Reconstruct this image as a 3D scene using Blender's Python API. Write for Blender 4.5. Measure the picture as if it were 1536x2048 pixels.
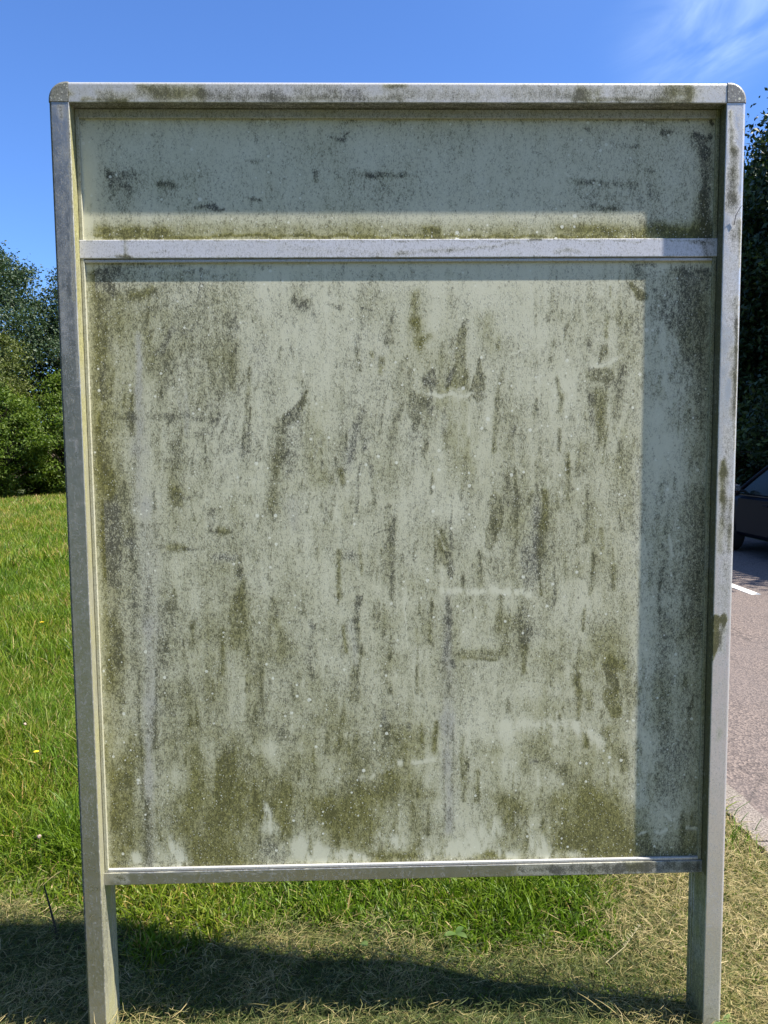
import bpy, bmesh, math, random
import numpy as np
from mathutils import Vector, Matrix

for o in list(bpy.data.objects): bpy.data.objects.remove(o)
S = bpy.context.scene
rng = np.random.default_rng(7); random.seed(7)
R_ = math.radians

# ------------------------------------------------------------------ camera
CX, CD, CH = -.0985, 2.0, 1.62
YAW, PIT, ROL, FOC = .0232, .0811, -.009, 1540.0
def cam_axes():
    cy, sy, cp, sp = math.cos(YAW), math.sin(YAW), math.cos(PIT), math.sin(PIT)
    f = np.array([sy*cp, cy*cp, -sp]); r = np.array([cy, -sy, 0.]); u = np.cross(r, f)
    cr, sr = math.cos(ROL), math.sin(ROL)
    return cr*r+sr*u, -sr*r+cr*u, f
RA, UA, FA = cam_axes()
CAMP = np.array([CX, -CD, CH])
def to_px(P):                       # world points -> coordinates of the survey photograph (to place stains)
    v = np.asarray(P, float) - CAMP; w = v @ FA
    return 768+FOC*(v@RA)/w, 1024-FOC*(v@UA)/w
def ray(px, py): return FA*FOC+RA*(px-768)-UA*(py-1024)
def on_ground(px, py, z=0.):
    d = ray(px, py); return CAMP+d*((z-CH)/d[2])
def on_plane(px, py, y):
    d = ray(px, py); return CAMP+d*((y+CD)/d[1])
cd = bpy.data.cameras.new("camera"); cam = bpy.data.objects.new("camera", cd); S.collection.objects.link(cam)
M = Matrix(((RA[0], UA[0], -FA[0], CX), (RA[1], UA[1], -FA[1], -CD), (RA[2], UA[2], -FA[2], CH), (0, 0, 0, 1)))
cam.matrix_world = M
cd.sensor_fit = 'VERTICAL'; cd.sensor_height = 36; cd.lens = FOC/2048*36; cd.clip_start = .05; cd.clip_end = 3000
S.camera = cam

# ------------------------------------------------------------------ sun, sky, exposure
TOSUN = Vector((.188, -.043, .259)).normalized()
EL = math.asin(TOSUN.z); AZ = math.atan2(TOSUN.x, TOSUN.y)
W = bpy.data.worlds.new("World"); S.world = W; W.use_nodes = True
nt = W.node_tree; nt.nodes.clear()
class NB:                            # small node-tree helper
    def __init__(s, nt): s.nt = nt
    def n(s, t, ins=None, **kw):
        k = s.nt.nodes.new(t)
        for a, b in kw.items(): setattr(k, a, b)
        for a, b in (ins or {}).items():
            if hasattr(b, 'is_linked') or b.__class__.__name__.startswith('NodeSocket'): s.nt.links.new(b, k.inputs[a])
            else: k.inputs[a].default_value = b
        return k
    def math(s, op, a, b=0., c=0., clamp=False):
        k = s.n('ShaderNodeMath', {0: a, 1: b, 2: c}, operation=op); k.use_clamp = clamp; return k.outputs[0]
    def noise(s, vec, scale, det=3., rough=.55, dist=0.):
        k = s.n('ShaderNodeTexNoise', {'Scale': scale, 'Detail': det, 'Roughness': rough, 'Distortion': dist})
        if vec is not None: s.nt.links.new(vec, k.inputs['Vector'])
        return k.outputs['Fac']
    def ss(s, v, a, b, c=0., d=1.):
        return s.n('ShaderNodeMapRange', {0: v, 1: a, 2: b, 3: c, 4: d}, interpolation_type='SMOOTHSTEP').outputs[0]
    def mix(s, f, a, b, bt='MIX'):
        k = s.n('ShaderNodeMix', data_type='RGBA', blend_type=bt)
        for i, v in ((0, f), (6, a), (7, b)):
            if hasattr(v, 'is_linked'): s.nt.links.new(v, k.inputs[i])
            else: k.inputs[i].default_value = v if i == 0 else (*v, 1)
        return k.outputs[2]
    def ramp(s, f, stops):
        k = s.n('ShaderNodeValToRGB', {0: f}); e = k.color_ramp.elements
        while len(e) < len(stops): e.new(.5)
        for q, (p, c) in zip(e, stops): q.position = p; q.color = (*c, 1)
        return k.outputs[0]
    def attr(s, name): return s.n('ShaderNodeAttribute', attribute_name=name)
b = NB(nt)
sky = b.n('ShaderNodeTexSky', sky_type='NISHITA', sun_disc=False, sun_elevation=EL, sun_rotation=AZ, altitude=0., air_density=1., dust_density=.1, ozone_density=4.0)
tint = b.mix(1., sky.outputs[0], (.72, .97, 1.38), 'MULTIPLY')
gen = b.n('ShaderNodeTexCoord').outputs['Generated']
c0 = Vector(ray(1420, 45)).normalized(); ax = (Vector(ray(1536, -30))-Vector(ray(1290, 140))).normalized()
ax = (ax-c0*ax.dot(c0)).normalized(); bx = c0.cross(ax)
def dotn(v): return b.n('ShaderNodeVectorMath', {0: gen, 1: tuple(v)}, operation='DOT_PRODUCT').outputs['Value']
u_, v_ = dotn(ax), dotn(bx)
uv = b.n('ShaderNodeCombineXYZ', {0: u_, 1: v_}).outputs[0]
st = b.n('ShaderNodeMapping', {'Vector': uv, 'Scale': (4., 10., 1.)}).outputs[0]
wisp = b.noise(st, 1.5, 5., .55, .9)
soft = b.noise(uv, 7., 4., .5)
band = b.math('MULTIPLY', b.ss(b.math('ABSOLUTE', b.math('ADD', v_, b.math('MULTIPLY', b.math('SUBTRACT', soft, .5), .05))), .012, .085, 1., 0.), b.ss(u_, -.13, .06))
veil = b.math('MULTIPLY', b.ss(v_, -.02, -.22, 0., .16), b.ss(u_, -.25, .25))
cl = b.math('ADD', b.math('MULTIPLY', band, b.ss(wisp, .30, .80, .02, .62)), veil, clamp=True)
skyc = b.mix(cl, tint, (6.5, 8.2, 9.8))
bg = b.n('ShaderNodeBackground', {'Color': skyc, 'Strength': .073})
b.n('ShaderNodeOutputWorld', {0: bg.outputs[0]})
sd = bpy.data.lights.new("sun", 'SUN'); sd.energy = 5.0; sd.angle = R_(.55); sd.color = (1, .94, .84)
so = bpy.data.objects.new("sun", sd); S.collection.objects.link(so); so.rotation_euler = TOSUN.to_track_quat('Z', 'Y').to_euler()
vs = S.view_settings; vs.view_transform = 'Standard'; vs.look = 'None'; vs.exposure = 1.2; vs.gamma = 1; vs.use_curve_mapping = False
S.cycles.max_bounces = 6; S.cycles.transparent_max_bounces = 8

# ------------------------------------------------------------------ mesh helpers
def link(o, parent=None):
    S.collection.objects.link(o)
    if parent is not None: o.parent = parent
    return o
def tag(o, label=None, cat=None, group=None, kind=None):
    for k, v in (('label', label), ('category', cat), ('group', group), ('kind', kind)):
        if v: o[k] = v
    return o
def np_mesh(name, V, F, mat, attrs=None, smooth=False):
    V = np.ascontiguousarray(V, np.float32).reshape(-1, 3); F = np.ascontiguousarray(F, np.int32); n, k = F.shape
    me = bpy.data.meshes.new(name); me.vertices.add(len(V)); me.vertices.foreach_set('co', V.ravel())
    me.loops.add(n*k); me.loops.foreach_set('vertex_index', F.ravel())
    me.polygons.add(n); me.polygons.foreach_set('loop_start', np.arange(0, n*k, k, dtype=np.int32))
    me.polygons.foreach_set('use_smooth', np.full(n, smooth))
    for a, d in (attrs or {}).items():
        d = np.ascontiguousarray(d, np.float32)
        at = me.attributes.new(a, 'FLOAT_COLOR' if d.ndim == 2 else 'FLOAT', 'POINT')
        at.data.foreach_set('color' if d.ndim == 2 else 'value', d.ravel())
    me.update(calc_edges=True); me.validate()
    for m_ in (mat if isinstance(mat, list) else [mat]): me.materials.append(m_)
    return me
def np_obj(name, V, F, mat, attrs=None, parent=None, smooth=False):
    return link(bpy.data.objects.new(name, np_mesh(name, V, F, mat, attrs, smooth)), parent)
def bm_obj(name, bm, mat, parent=None, smooth=False, bevel=0, sub=0):
    bmesh.ops.recalc_face_normals(bm, faces=bm.faces)
    me = bpy.data.meshes.new(name); bm.to_mesh(me); bm.free(); me.materials.append(mat)
    for p in me.polygons: p.use_smooth = smooth
    o = link(bpy.data.objects.new(name, me), parent)
    if bevel:
        q = o.modifiers.new('bevel', 'BEVEL'); q.width = bevel; q.segments = 2; q.limit_method = 'ANGLE'
    if sub:
        q = o.modifiers.new('sub', 'SUBSURF'); q.levels = q.render_levels = sub
    return o
def add_box(bm, x0, x1, y0, y1, z0, z1):
    v = [bm.verts.new(p) for p in ((x0, y0, z0), (x1, y0, z0), (x1, y1, z0), (x0, y1, z0), (x0, y0, z1), (x1, y0, z1), (x1, y1, z1), (x0, y1, z1))]
    for f in ((0, 3, 2, 1), (4, 5, 6, 7), (0, 1, 5, 4), (1, 2, 6, 5), (2, 3, 7, 6), (3, 0, 4, 7)): bm.faces.new([v[i] for i in f])
def empty(name, loc=(0, 0, 0)):
    o = bpy.data.objects.new(name, None); o.location = loc; o.empty_display_size = .2; return link(o)
def tube_arrays(P, Rr, seg=8):       # one tapered tube along points P
    P = np.asarray(P, float); n = len(P); T = np.gradient(P, axis=0); T /= np.linalg.norm(T, axis=1)[:, None]+1e-9
    ref = np.array([0, 0, 1.]) if abs(T[0][2]) < .8 else np.array([1., 0, 0])
    A = np.cross(T, ref); A /= np.linalg.norm(A, axis=1)[:, None]+1e-9; B = np.cross(T, A)
    t = np.linspace(0, 2*np.pi, seg, endpoint=False)
    V = P[:, None]+np.asarray(Rr)[:, None, None]*(A[:, None]*np.cos(t)[None, :, None]+B[:, None]*np.sin(t)[None, :, None])
    i, j = np.meshgrid(np.arange(n-1), np.arange(seg), indexing='ij'); j2 = (j+1) % seg
    F = np.stack([i*seg+j, i*seg+j2, (i+1)*seg+j2, (i+1)*seg+j], -1).reshape(-1, 4)
    return V.reshape(-1, 3), F
def join(parts):
    V, F, k = [], [], 0
    for v, f in parts: V.append(v); F.append(f+k); k += len(v)
    return np.concatenate(V), np.concatenate(F)
def smooth01(x): x = np.clip(x, 0, 1); return x*x*(3-2*x)
def vnoise(x, y, sx, sy, seed):
    g = np.random.default_rng(seed).random((257, 257)); u = np.asarray(x)/sx+500.; v = np.asarray(y)/sy+500.
    i, j = np.floor(u).astype(int), np.floor(v).astype(int); fu, fv = u-i, v-j; fu = fu*fu*(3-2*fu); fv = fv*fv*(3-2*fv)
    i0, i1, j0, j1 = i % 257, (i+1) % 257, j % 257, (j+1) % 257
    return (g[i0, j0]*(1-fu)+g[i1, j0]*fu)*(1-fv)+(g[i0, j1]*(1-fu)+g[i1, j1]*fu)*fv
def fbm(x, y, sx, sy, seed, o=4):
    r = 0; a = .5; s = 0
    for k in range(o): r = r+a*vnoise(x, y, sx/2**k, sy/2**k, seed+k*11); s += a; a *= .55
    return r/s

# ------------------------------------------------------------------ materials
def mat(name):
    m = bpy.data.materials.new(name); m.use_nodes = True; m.node_tree.nodes.clear(); return m, NB(m.node_tree)
def out(b, sh, disp=None):
    o = b.n('ShaderNodeOutputMaterial', {0: sh})
    if disp is not None: b.nt.links.new(disp, o.inputs['Displacement'])
def pbr(b, col, rough=.5, metal=0., nrm=None, spec=.5, coat=0.):
    k = b.n('ShaderNodeBsdfPrincipled', {'Roughness': rough, 'Metallic': metal, 'Specular IOR Level': spec, 'Coat Weight': coat})
    if hasattr(col, 'is_linked'): b.nt.links.new(col, k.inputs[0])
    else: k.inputs[0].default_value = (*col, 1)
    if nrm is not None: b.nt.links.new(nrm, k.inputs['Normal'])
    return k.outputs[0]
def bump(b, h, s=.3, d=.01): return b.n('ShaderNodeBump', {'Height': h, 'Strength': s, 'Distance': d}).outputs[0]
def objv(b, sc=(1, 1, 1)):
    return b.n('ShaderNodeMapping', {'Vector': b.n('ShaderNodeTexCoord').outputs['Object'], 'Scale': sc}).outputs[0]
def simple(name, col, rough=.5, metal=0., var=.15, scale=30., coat=0., spec=.5):
    m, b = mat(name); n = b.noise(objv(b), scale, 4.)
    c = b.mix(n, tuple(x*(1-var) for x in col), tuple(min(1, x*(1+var)) for x in col))
    out(b, pbr(b, c, rough, metal, None, spec, coat)); return m

def dirty(name, clean, panel, metal=.62, rgh=.34):
    # stain density, with shade painted on some post faces, comes from the 'dirt' attribute: r = amount, g = how olive, b = wiped lavender film
    m, b = mat(name); at = b.attr('dirt'); sp = b.n('ShaderNodeSeparateColor', {0: at.outputs['Color']}).outputs
    v = objv(b); vs_ = objv(b, (1, 1, .58))
    fine = b.noise(vs_, 430., 2., .75); mid = b.noise(vs_, 150., 3., .7); big = b.noise(objv(b, (1, 1, .2)), 30., 4., .6)
    fl = b.noise(v, 11., 4., .6)
    n = b.math('ADD', b.math('MULTIPLY', fine, .58), b.math('MULTIPLY', mid, .42))
    amt = b.math('ADD', sp[0], b.math('MULTIPLY', b.math('SUBTRACT', big, .5), .22))
    t = b.math('ADD', amt, b.math('MULTIPLY', b.math('SUBTRACT', n, .5), 4.6 if panel else 3.6))
    t = b.ss(t, -.05, 1.12)
    yel = b.math('ADD', sp[1], b.math('MULTIPLY', b.math('SUBTRACT', fl, .5), .7), clamp=True)
    film = b.mix(b.math('ADD', b.math('MULTIPLY', b.math('MULTIPLY', yel, amt, clamp=True), 1.5), b.math('MULTIPLY', yel, .14), clamp=True), clean, (.37, .35, .13))
    film = b.mix(b.math('MULTIPLY', sp[2], .5, clamp=True), film, (.41, .40, .41))
    film = b.mix(b.ss(n, .35, .62, 0., .30), b.mix(1., film, (.86, .86, .84), 'MULTIPLY'), b.mix(1., film, (1.12, 1.12, 1.1), 'MULTIPLY')) if panel else film
    dark = b.mix(yel, (.055, .055, .052), (.078, .077, .024))
    col = b.mix(b.math('MULTIPLY', t, b.ss(amt, 0., .8, .76, .94)), film, dark)
    # pale lime and lichen specks
    vo = b.n('ShaderNodeTexVoronoi', {'Vector': v, 'Scale': 62., 'Randomness': 1.}, feature='F1')
    rv = b.n('ShaderNodeSeparateColor', {0: vo.outputs['Color']}).outputs
    clus = b.noise(objv(b), 7., 3.); rad = b.math('MULTIPLY', b.math('POWER', rv[0], 4.5), b.ss(clus, .34, .64, .10, .34))
    wh = b.ss(b.math('SUBTRACT', b.math('ADD', vo.outputs['Distance'], b.math('MULTIPLY', fine, .12)), rad), .04, .09, 1., 0.)
    vo2 = b.n('ShaderNodeTexVoronoi', {'Vector': v, 'Scale': 165., 'Randomness': 1.}, feature='F1')
    rv2 = b.n('ShaderNodeSeparateColor', {0: vo2.outputs['Color']}).outputs
    wh2 = b.math('MULTIPLY', b.ss(vo2.outputs['Distance'], .16, .34, 1., 0.), b.ss(b.math('ADD', rv2[1], b.math('MULTIPLY', sp[0], .55)), .66, .78))
    whs = b.math('MULTIPLY', b.math('MAXIMUM', wh, b.math('MULTIPLY', wh2, .75)), .9 if panel else .15)
    if not panel: whs = b.math('MULTIPLY', whs, b.ss(sp[0], .2, .5))
    col = b.mix(whs, col, (.74, .74, .62))
    h = b.math('ADD', t, b.math('MULTIPLY', fl, .6))
    cover = b.math('MULTIPLY', b.math('MAXIMUM', t, b.math('MULTIPLY', amt, .9, clamp=True)), 1.2, clamp=True)
    if panel:
        rough = b.ss(cover, 0., .6, .42, .85)
        out(b, pbr(b, col, rough, 0., bump(b, h, .25, .0012), .35))
    else:
        rough = b.ss(cover, 0., .7, rgh, .85); met = b.ss(cover, .05, .8, metal, 0.)
        brush = b.noise(objv(b, (1, 1, 1)), 900., 2.)
        out(b, pbr(b, col, rough, met, bump(b, b.math('ADD', h, b.math('MULTIPLY', brush, .1)), .2, .0008), .5))
    return m
M_PANEL = dirty('weathered_panel_paint', (.74, .73, .575), True)
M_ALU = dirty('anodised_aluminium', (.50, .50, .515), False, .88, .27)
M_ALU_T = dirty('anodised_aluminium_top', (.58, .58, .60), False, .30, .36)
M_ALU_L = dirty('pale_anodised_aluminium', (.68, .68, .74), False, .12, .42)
M_ALU_R = dirty('anodised_aluminium_lit', (.72, .71, .74), False, .66, .28)  # post metal lightened: the stronger sun on the right post is put into the colour
M_CAP = dirty('grey_corner_plastic', (.25, .25, .27), True)

# ------------------------------------------------------------------ stains, surveyed off the real board
DARK = """6333111111111135 5544222222222346 5455322234322336 5454323343322435 5443434332332424 6343434333333434 7343323233453334 8444324334353335
6444434333343345 7545534333443335 6555544434443545 6454444433333445 7566555543334545 7667666655455655 7777777654757755 7657633542436766"""
YELL = """2233222222222322 6634322363334624 7635332364444534 7643333356444534 7443353436444634 7342443536554533 6354435433566533 5355444444455533
6255455455555433 7256554555654533 7266654555366734 7365555553566644 8477666674567745 8588777874778855 8588889874889956 8589778876879966"""
def grid(s): return np.array([[int(c) for c in r] for r in s.split()], float)/9
def coarse(G, x, y):
    u = np.clip((x-219)/77.87, 0, 14.999); v = np.clip((y-558)/76.3, 0, 14.999); i, j = u.astype(int), v.astype(int); fu, fv = u-i, v-j
    return (G[j, i]*(1-fu)+G[j, i+1]*fu)*(1-fv)+(G[j+1, i]*(1-fu)+G[j+1, i+1]*fu)*fv
# x0 y0 x1 y1 halfwidth0 halfwidth1 amount(+grime,-wiped) olive [hard edge]
LOW = """
195 548 235 538 9 9 .7 .1
235 538 285 530 8 8 .55 .1
205 548 225 585 12 8 .6 .2
265 588 303 582 9 9 .5 .8
300 535 370 532 5 5 .4 .1
375 545 420 538 5 6 .4 .1
400 540 402 590 4 3 .3 .1
525 532 545 530 5 5 .45 .1
683 530 684 545 3 4 .6 0
1270 532 1310 528 7 6 .5 .1
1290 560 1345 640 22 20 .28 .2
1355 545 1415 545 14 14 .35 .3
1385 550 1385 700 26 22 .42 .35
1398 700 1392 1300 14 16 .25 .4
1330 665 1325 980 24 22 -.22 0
1385 980 1385 1230 20 24 .12 .4
345 662 318 708 6 5 .42 .1
340 715 340 765 13 12 .28 .5
455 630 470 700 8 7 .3 .3
470 625 474 665 5 4 .45 0
464 705 463 775 6 8 .35 .5
300 834 345 834 6 8 .35 .3
345 836 440 838 9 5 .38 .2
262 832 268 836 9 8 .55 .0
230 828 255 832 5 6 .3 .4
350 895 352 925 16 14 .3 .4
395 870 420 860 9 8 .25 .1
203 735 206 792 8 9 .45 .4
203 825 200 858 6 8 .5 .3
205 880 210 945 8 12 .4 .6
198 590 197 720 7 7 .35 .8
238 600 240 680 14 12 .2 .9
500 735 497 790 5 4 .35 .7
497 790 486 890 5 7 .3 .4
504 815 495 898 2.5 3 .65 .3
458 826 438 880 3 3 .45 .3
478 770 464 885 6 7 .25 .2
520 700 545 800 20 16 .12 .1
590 593 591 604 4 4 .6 .2
600 608 616 604 6 6 .55 .2
606 612 634 632 9 10 .42 .1
660 607 678 619 4 4 .7 .1
722 617 757 617 1.2 1.2 .55 0
723 617 723 628 1.2 1 .4 0
657 570 661 590 3 3 .35 .2
830 585 828 640 8 9 .28 1
834 640 838 690 8 9 .38 1
845 680 860 675 10 8 .35 .8
790 618 781 645 3 3 .35 .2
780 655 774 685 5 5 .3 .3
772 686 784 680 3 5 .5 .5
716 698 722 738 4 4 .4 .4
763 715 761 746 5 4 .4 .8
745 710 747 718 4 4 .5 1
820 740 818 758 2.5 2 .55 .3
932 645 922 670 5 7 .4 .3
926 665 915 762 9 14 .42 .75 h
907 738 897 766 5 6 .7 .0 h
868 742 858 764 4 17 .62 .1 h
840 785 970 792 4 3 -.5 0
962 718 955 790 1.5 15 .6 .45 h
955 728 966 730 2 2 .1 .5
834 802 830 860 20 5 .42 .4 h
858 800 862 818 9 6 .35 .1
614 784 582 832 5 13 .62 .45 h
613 786 600 812 3 9 .5 .4 h
612 770 578 828 2 2 .4 0
570 838 556 915 8 9 .45 .5
556 915 546 1010 8 10 .42 .6
590 830 578 940 12 14 .22 .0
727 818 712 855 5 8 .35 .1
712 850 698 925 7 7 .52 .05
700 925 694 940 5 5 .3 .0
742 870 728 905 5 4 .3 .1
720 928 714 1025 2.5 3 .6 .1
741 935 736 965 3 3 .3 .1
786 818 788 892 3 13 .34 .5
825 868 828 925 10 9 .3 .2
822 925 814 985 4 3 .25 .3
890 820 889 862 6 5 .25 .1
892 862 892 895 6 7 .42 .6
905 780 940 930 20 20 -.02 1
640 820 638 960 14 18 -.05 .95
1004 735 996 800 3 4 .45 .5
996 800 988 905 5 5 .42 .6
975 640 985 695 14 10 .18 .8
1020 680 1035 700 12 8 .15 .4
1265 568 1283 592 6 9 .62 .9 h
1221 575 1222 590 3 3 .4 .9
1200 600 1201 606 3 3 .5 .3
1215 630 1213 670 5 5 .35 .9
1240 625 1240 650 6 5 .25 .5
1133 655 1128 680 4 4 .45 .3
1177 680 1179 690 4 5 .6 .2
1208 695 1210 702 7 8 .5 .6
1185 750 1216 750 16 16 .42 .6 h
1245 738 1240 760 7 6 .5 .3
1235 770 1238 778 12 8 .42 .3
1184 796 1186 802 6 6 .65 .2
1200 795 1203 875 14 11 .38 .8
1234 800 1232 830 7 6 .38 .5
1183 820 1184 850 4 4 .3 .1
1235 890 1232 925 5 5 .35 .4
1113 755 1120 785 4 6 .5 .8
1126 790 1122 820 8 6 .38 .9
1121 855 1119 895 3 4 .55 .6
1140 905 1138 940 3 4 .5 .6
1028 855 1029 862 3 3 .6 .2
1185 735 1245 715 4 4 -.4 0
1020 705 1090 690 1.5 1.5 -.5 0
1060 640 1120 900 30 30 -.08 .3
225 1018 223 1085 21 22 .55 .05 h
223 1085 226 1160 20 14 .50 .25 h
214 945 222 1000 7 5 .45 .9
250 970 252 1005 7 6 .4 .4
352 985 353 1004 12 13 .42 .7 h
345 930 352 980 10 12 .2 .7
365 995 400 994 3 3 .35 .1
412 1020 420 1024 8 8 .5 .1
422 1030 420 1062 6 4 .3 .1
420 1064 432 1064 4 4 .5 .3
438 1061 458 1063 6 5 .55 .9
344 1098 372 1096 8 5 .45 .9
370 1097 396 1097 2 2 .4 .2
430 1118 470 1115 7 6 .28 .0
258 1080 262 1090 6 6 .35 0
478 1112 478 1120 5 5 .65 .4
478 1142 479 1150 7 7 .75 .3
479 1120 479 1142 3 3 .4 .3
485 1165 478 1200 6 9 .48 .7
478 1200 478 1285 11 17 .34 .8
350 1180 345 1212 4 12 .38 .5 h
549 1200 552 1238 6 8 .35 .5
546 1240 572 1295 6 20 .3 .8
237 1265 238 1325 11 11 .6 .6 h
222 1235 224 1250 6 8 .4 .6
445 1262 444 1345 5 6 .45 .8
328 1285 330 1330 8 7 .38 .4
385 1250 386 1300 5 5 .25 .8
645 915 644 938 3 3 .4 .1
683 945 686 965 6 5 .5 1
655 1010 650 1040 4 3 .4 .1
767 925 763 965 2.5 2 .4 .2
866 945 864 985 2.5 2 .5 .5
813 930 812 970 3 3 .3 .3
787 1035 788 1076 4.5 6 .62 .2
748 1066 785 1059 1.3 1.5 .5 .2
784 1128 787 1210 3 3.5 .45 .3
788 1078 790 1125 4 4 .3 .4
829 1085 826 1120 3 3 .3 .4
680 1100 676 1195 5 5 .42 .9
673 1190 673 1210 2 2 .5 .7
700 1110 708 1112 10 9 .25 0
720 1090 722 1150 3 3 .25 .8
904 985 902 1045 1.3 2 .55 .1
902 1045 904 1100 3 3 .55 .1
884 1065 890 1125 5 12 .42 .7
897 1110 903 1145 7 7 .5 .1 h
876 1065 907 1140 1.6 1.6 -.5 0
992 1000 994 1050 13 13 .38 .6 h
985 1050 978 1095 11 4 .42 .5 h
960 1100 959 1140 2.5 3 .55 .3
985 1125 990 1155 12 9 .2 .5
885 1180 1060 1183 5 5 -.55 0
924 1155 925 1170 3 3 .5 .5
716 1195 711 1240 7 7 .65 .1 h
711 1240 722 1310 5 5 .62 .5
705 1240 714 1300 6 6 .3 0
618 1246 620 1258 4 5 .7 .1
622 1262 622 1350 4 7 .35 .3
895 1195 898 1240 5 9 .55 .1 h
898 1240 895 1300 7 5 .5 .0
905 1322 910 1330 5 6 .65 .0 h
893 1295 890 1320 5 5 .35 .0
925 1310 1000 1305 10 10 .32 .7
930 1318 990 1318 3 3 .4 .7
708 1335 710 1400 6 9 .38 .6
808 1210 815 1300 1.2 1.2 -.4 0
688 1255 690 1300 3 3 .3 1
835 1255 838 1285 5 4 .3 .8
1015 940 1014 1000 6 8 .3 .4
1030 938 1031 1050 5 4 .48 .5
1072 925 1073 985 3 3 .4 .3
1090 985 1088 1050 6 8 .55 .85
1082 1050 1080 1110 8 6 .55 .8
1079 1110 1080 1190 4 2 .55 .7
1072 1000 1070 1160 8 10 .32 .05
1055 1100 1060 1180 14 10 .18 .1
1138 925 1137 945 4 4 .6 .6
1137 945 1136 1000 5 4 .3 .7
1176 975 1177 985 5 4 .6 .3
1177 985 1172 1080 6 7 .38 .5
1186 1105 1183 1145 4 4 .5 .5
1183 1145 1179 1185 4 5 .35 .6
1227 1135 1229 1180 5 4 .52 .6
1110 1140 1109 1206 2.5 3 .55 .2
1166 1218 1165 1260 3 4 .5 .7
1155 1040 1157 1090 4 4 .25 .5
1203 1060 1205 1100 4 4 .25 .7
1232 1000 1241 1065 2 3 .42 .4
1040 1215 1048 1290 6 8 .52 .5
1048 1290 1046 1345 5 3 .45 .8
1055 1225 1072 1265 14 14 .28 .2
1060 1265 1050 1285 14 4 .25 .4
1285 930 1280 1600 14 16 -.16 0
1320 1138 1319 1225 4 3 .42 .3
1315 1080 1338 1110 3 3 .2 .3
1336 1070 1345 1110 2 3 -.5 0
1325 1230 1330 1340 14 12 .15 .3
1330 1385 1332 1500 10 12 .22 .3
1360 1500 1330 1600 30 26 .14 .2
1226 1325 1245 1330 10 12 .42 .85
1222 1340 1230 1378 11 6 .5 .6 h
1153 1350 1156 1380 3 6 .55 .6
1157 1385 1156 1435 8 5 .38 .8
1175 1385 1178 1415 7 6 .36 .8
1222 1390 1226 1425 14 13 .4 .85 h
1212 1460 1216 1492 10 6 .42 .8
1172 1472 1172 1495 6 5 .52 .9
1245 1510 1248 1540 6 8 .5 .7
1095 1515 1120 1540 10 12 .35 .6
1060 1520 1070 1518 4 4 .55 .1
1130 1545 1145 1560 10 14 .38 .6
1000 1448 1150 1450 11 9 -.30 .2
1150 1450 1205 1485 9 10 -.30 .1
1000 1385 1150 1380 14 10 -.10 .4
720 1562 800 1527 5 5 -.3 .4
800 1527 880 1514 5 4 -.3 .4
768 1420 769 1450 5 6 .5 .1
771 1450 776 1495 9 12 .38 .5
820 1450 822 1460 3 4 .5 0
873 1450 872 1500 4 6 .5 1
926 1480 928 1600 5 6 .30 .8
958 1540 950 1600 5 6 .35 .8
454 1500 455 1530 8 14 .28 .6
452 1530 450 1600 19 19 .42 .95 h
478 1570 490 1580 10 6 .42 .8
570 1470 590 1480 12 8 .35 .3
425 1362 428 1400 3 4 .4 .7
523 1340 524 1408 4 5 .42 .7
586 1375 590 1400 5 6 .4 .5
505 1360 500 1440 12 14 .16 .8
1005 1600 1040 1640 14 16 .35 .8
640 1620 760 1690 26 22 .22 .9
700 1575 860 1590 18 16 .22 .8
560 1580 600 1590 18 14 .22 .9
1175 1580 1170 1690 18 50 .30 .9
1115 1610 1120 1680 22 20 .26 .9
1240 1640 1245 1715 20 20 .25 .95
545 1700 565 1712 20 14 .30 .1
300 1640 250 1690 20 20 .12 .9
400 1690 450 1722 20 20 .25 1
535 1632 540 1652 11 14 -.75 0
532 1612 534 1625 4 8 -.3 .1
340 1680 360 1725 8 20 -.5 .1
262 1700 275 1720 6 8 -.5 .2
600 1690 650 1712 20 14 -.55 .5
650 1708 735 1715 10 10 -.5 .7
755 1672 800 1690 12 10 -.38 .3
860 1712 960 1690 14 14 -.42 .5
900 1700 990 1655 12 16 -.42 .4
1030 1640 1055 1660 16 16 -.45 .3
1080 1690 1095 1712 16 12 -.5 .2
1000 1705 1030 1710 10 10 -.3 .3
1145 1712 1180 1715 10 10 -.4 .5
740 1712 830 1712 8 8 .34 1
960 1708 985 1710 10 8 .35 1
840 1720 1260 1722 3 4 .30 .2
215 1728 900 1726 3 3 .22 .4
1285 1690 1330 1710 14 12 .35 .5
1360 1700 1385 1710 14 10 .25 .5
1275 1668 1330 1662 2 2 -.4 0
1330 1660 1392 1656 2.5 3.5 -.6 0
1330 1635 1345 1640 3 3 -.6 0
190 600 215 1500 4 6 -.10 .9
268 1500 230 1640 30 24 .12 .9
"""
LAV = """
277 672 277 780 6 8 1
277 780 278 900 9 16 .9
278 900 284 1010 16 18 .55
290 1010 302 1250 22 20 .5
302 1250 300 1400 16 14 .7
300 1400 297 1560 12 12 .85
297 1560 297 1730 11 8 .9
372 790 372 870 4 5 .6
356 800 366 835 4 3 .4
700 860 700 940 4 4 .4
893 1190 895 1330 8 10 .6
893 1330 896 1440 14 14 .5
895 1440 897 1660 14 9 1
700 1250 712 1330 5 5 .5
560 1340 580 1400 10 10 .1
585 1010 590 1050 14 14 .4
"""
LAVEDGE = """
262 790 263 870 3 4 .5 0
268 860 270 1010 4 4 .28 0
262 1040 270 1330 6 6 .25 0
315 1200 322 1400 3 3 .28 0
278 1340 285 1600 4 3 .45 0
313 1340 311 1500 3 3 .45 0
306 1430 308 1500 5 5 .3 0
294 1600 297 1735 7 6 .55 0
888 1500 889 1655 3 3 .3 .6
905 1450 907 1655 3 3 .3 .3
"""
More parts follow.
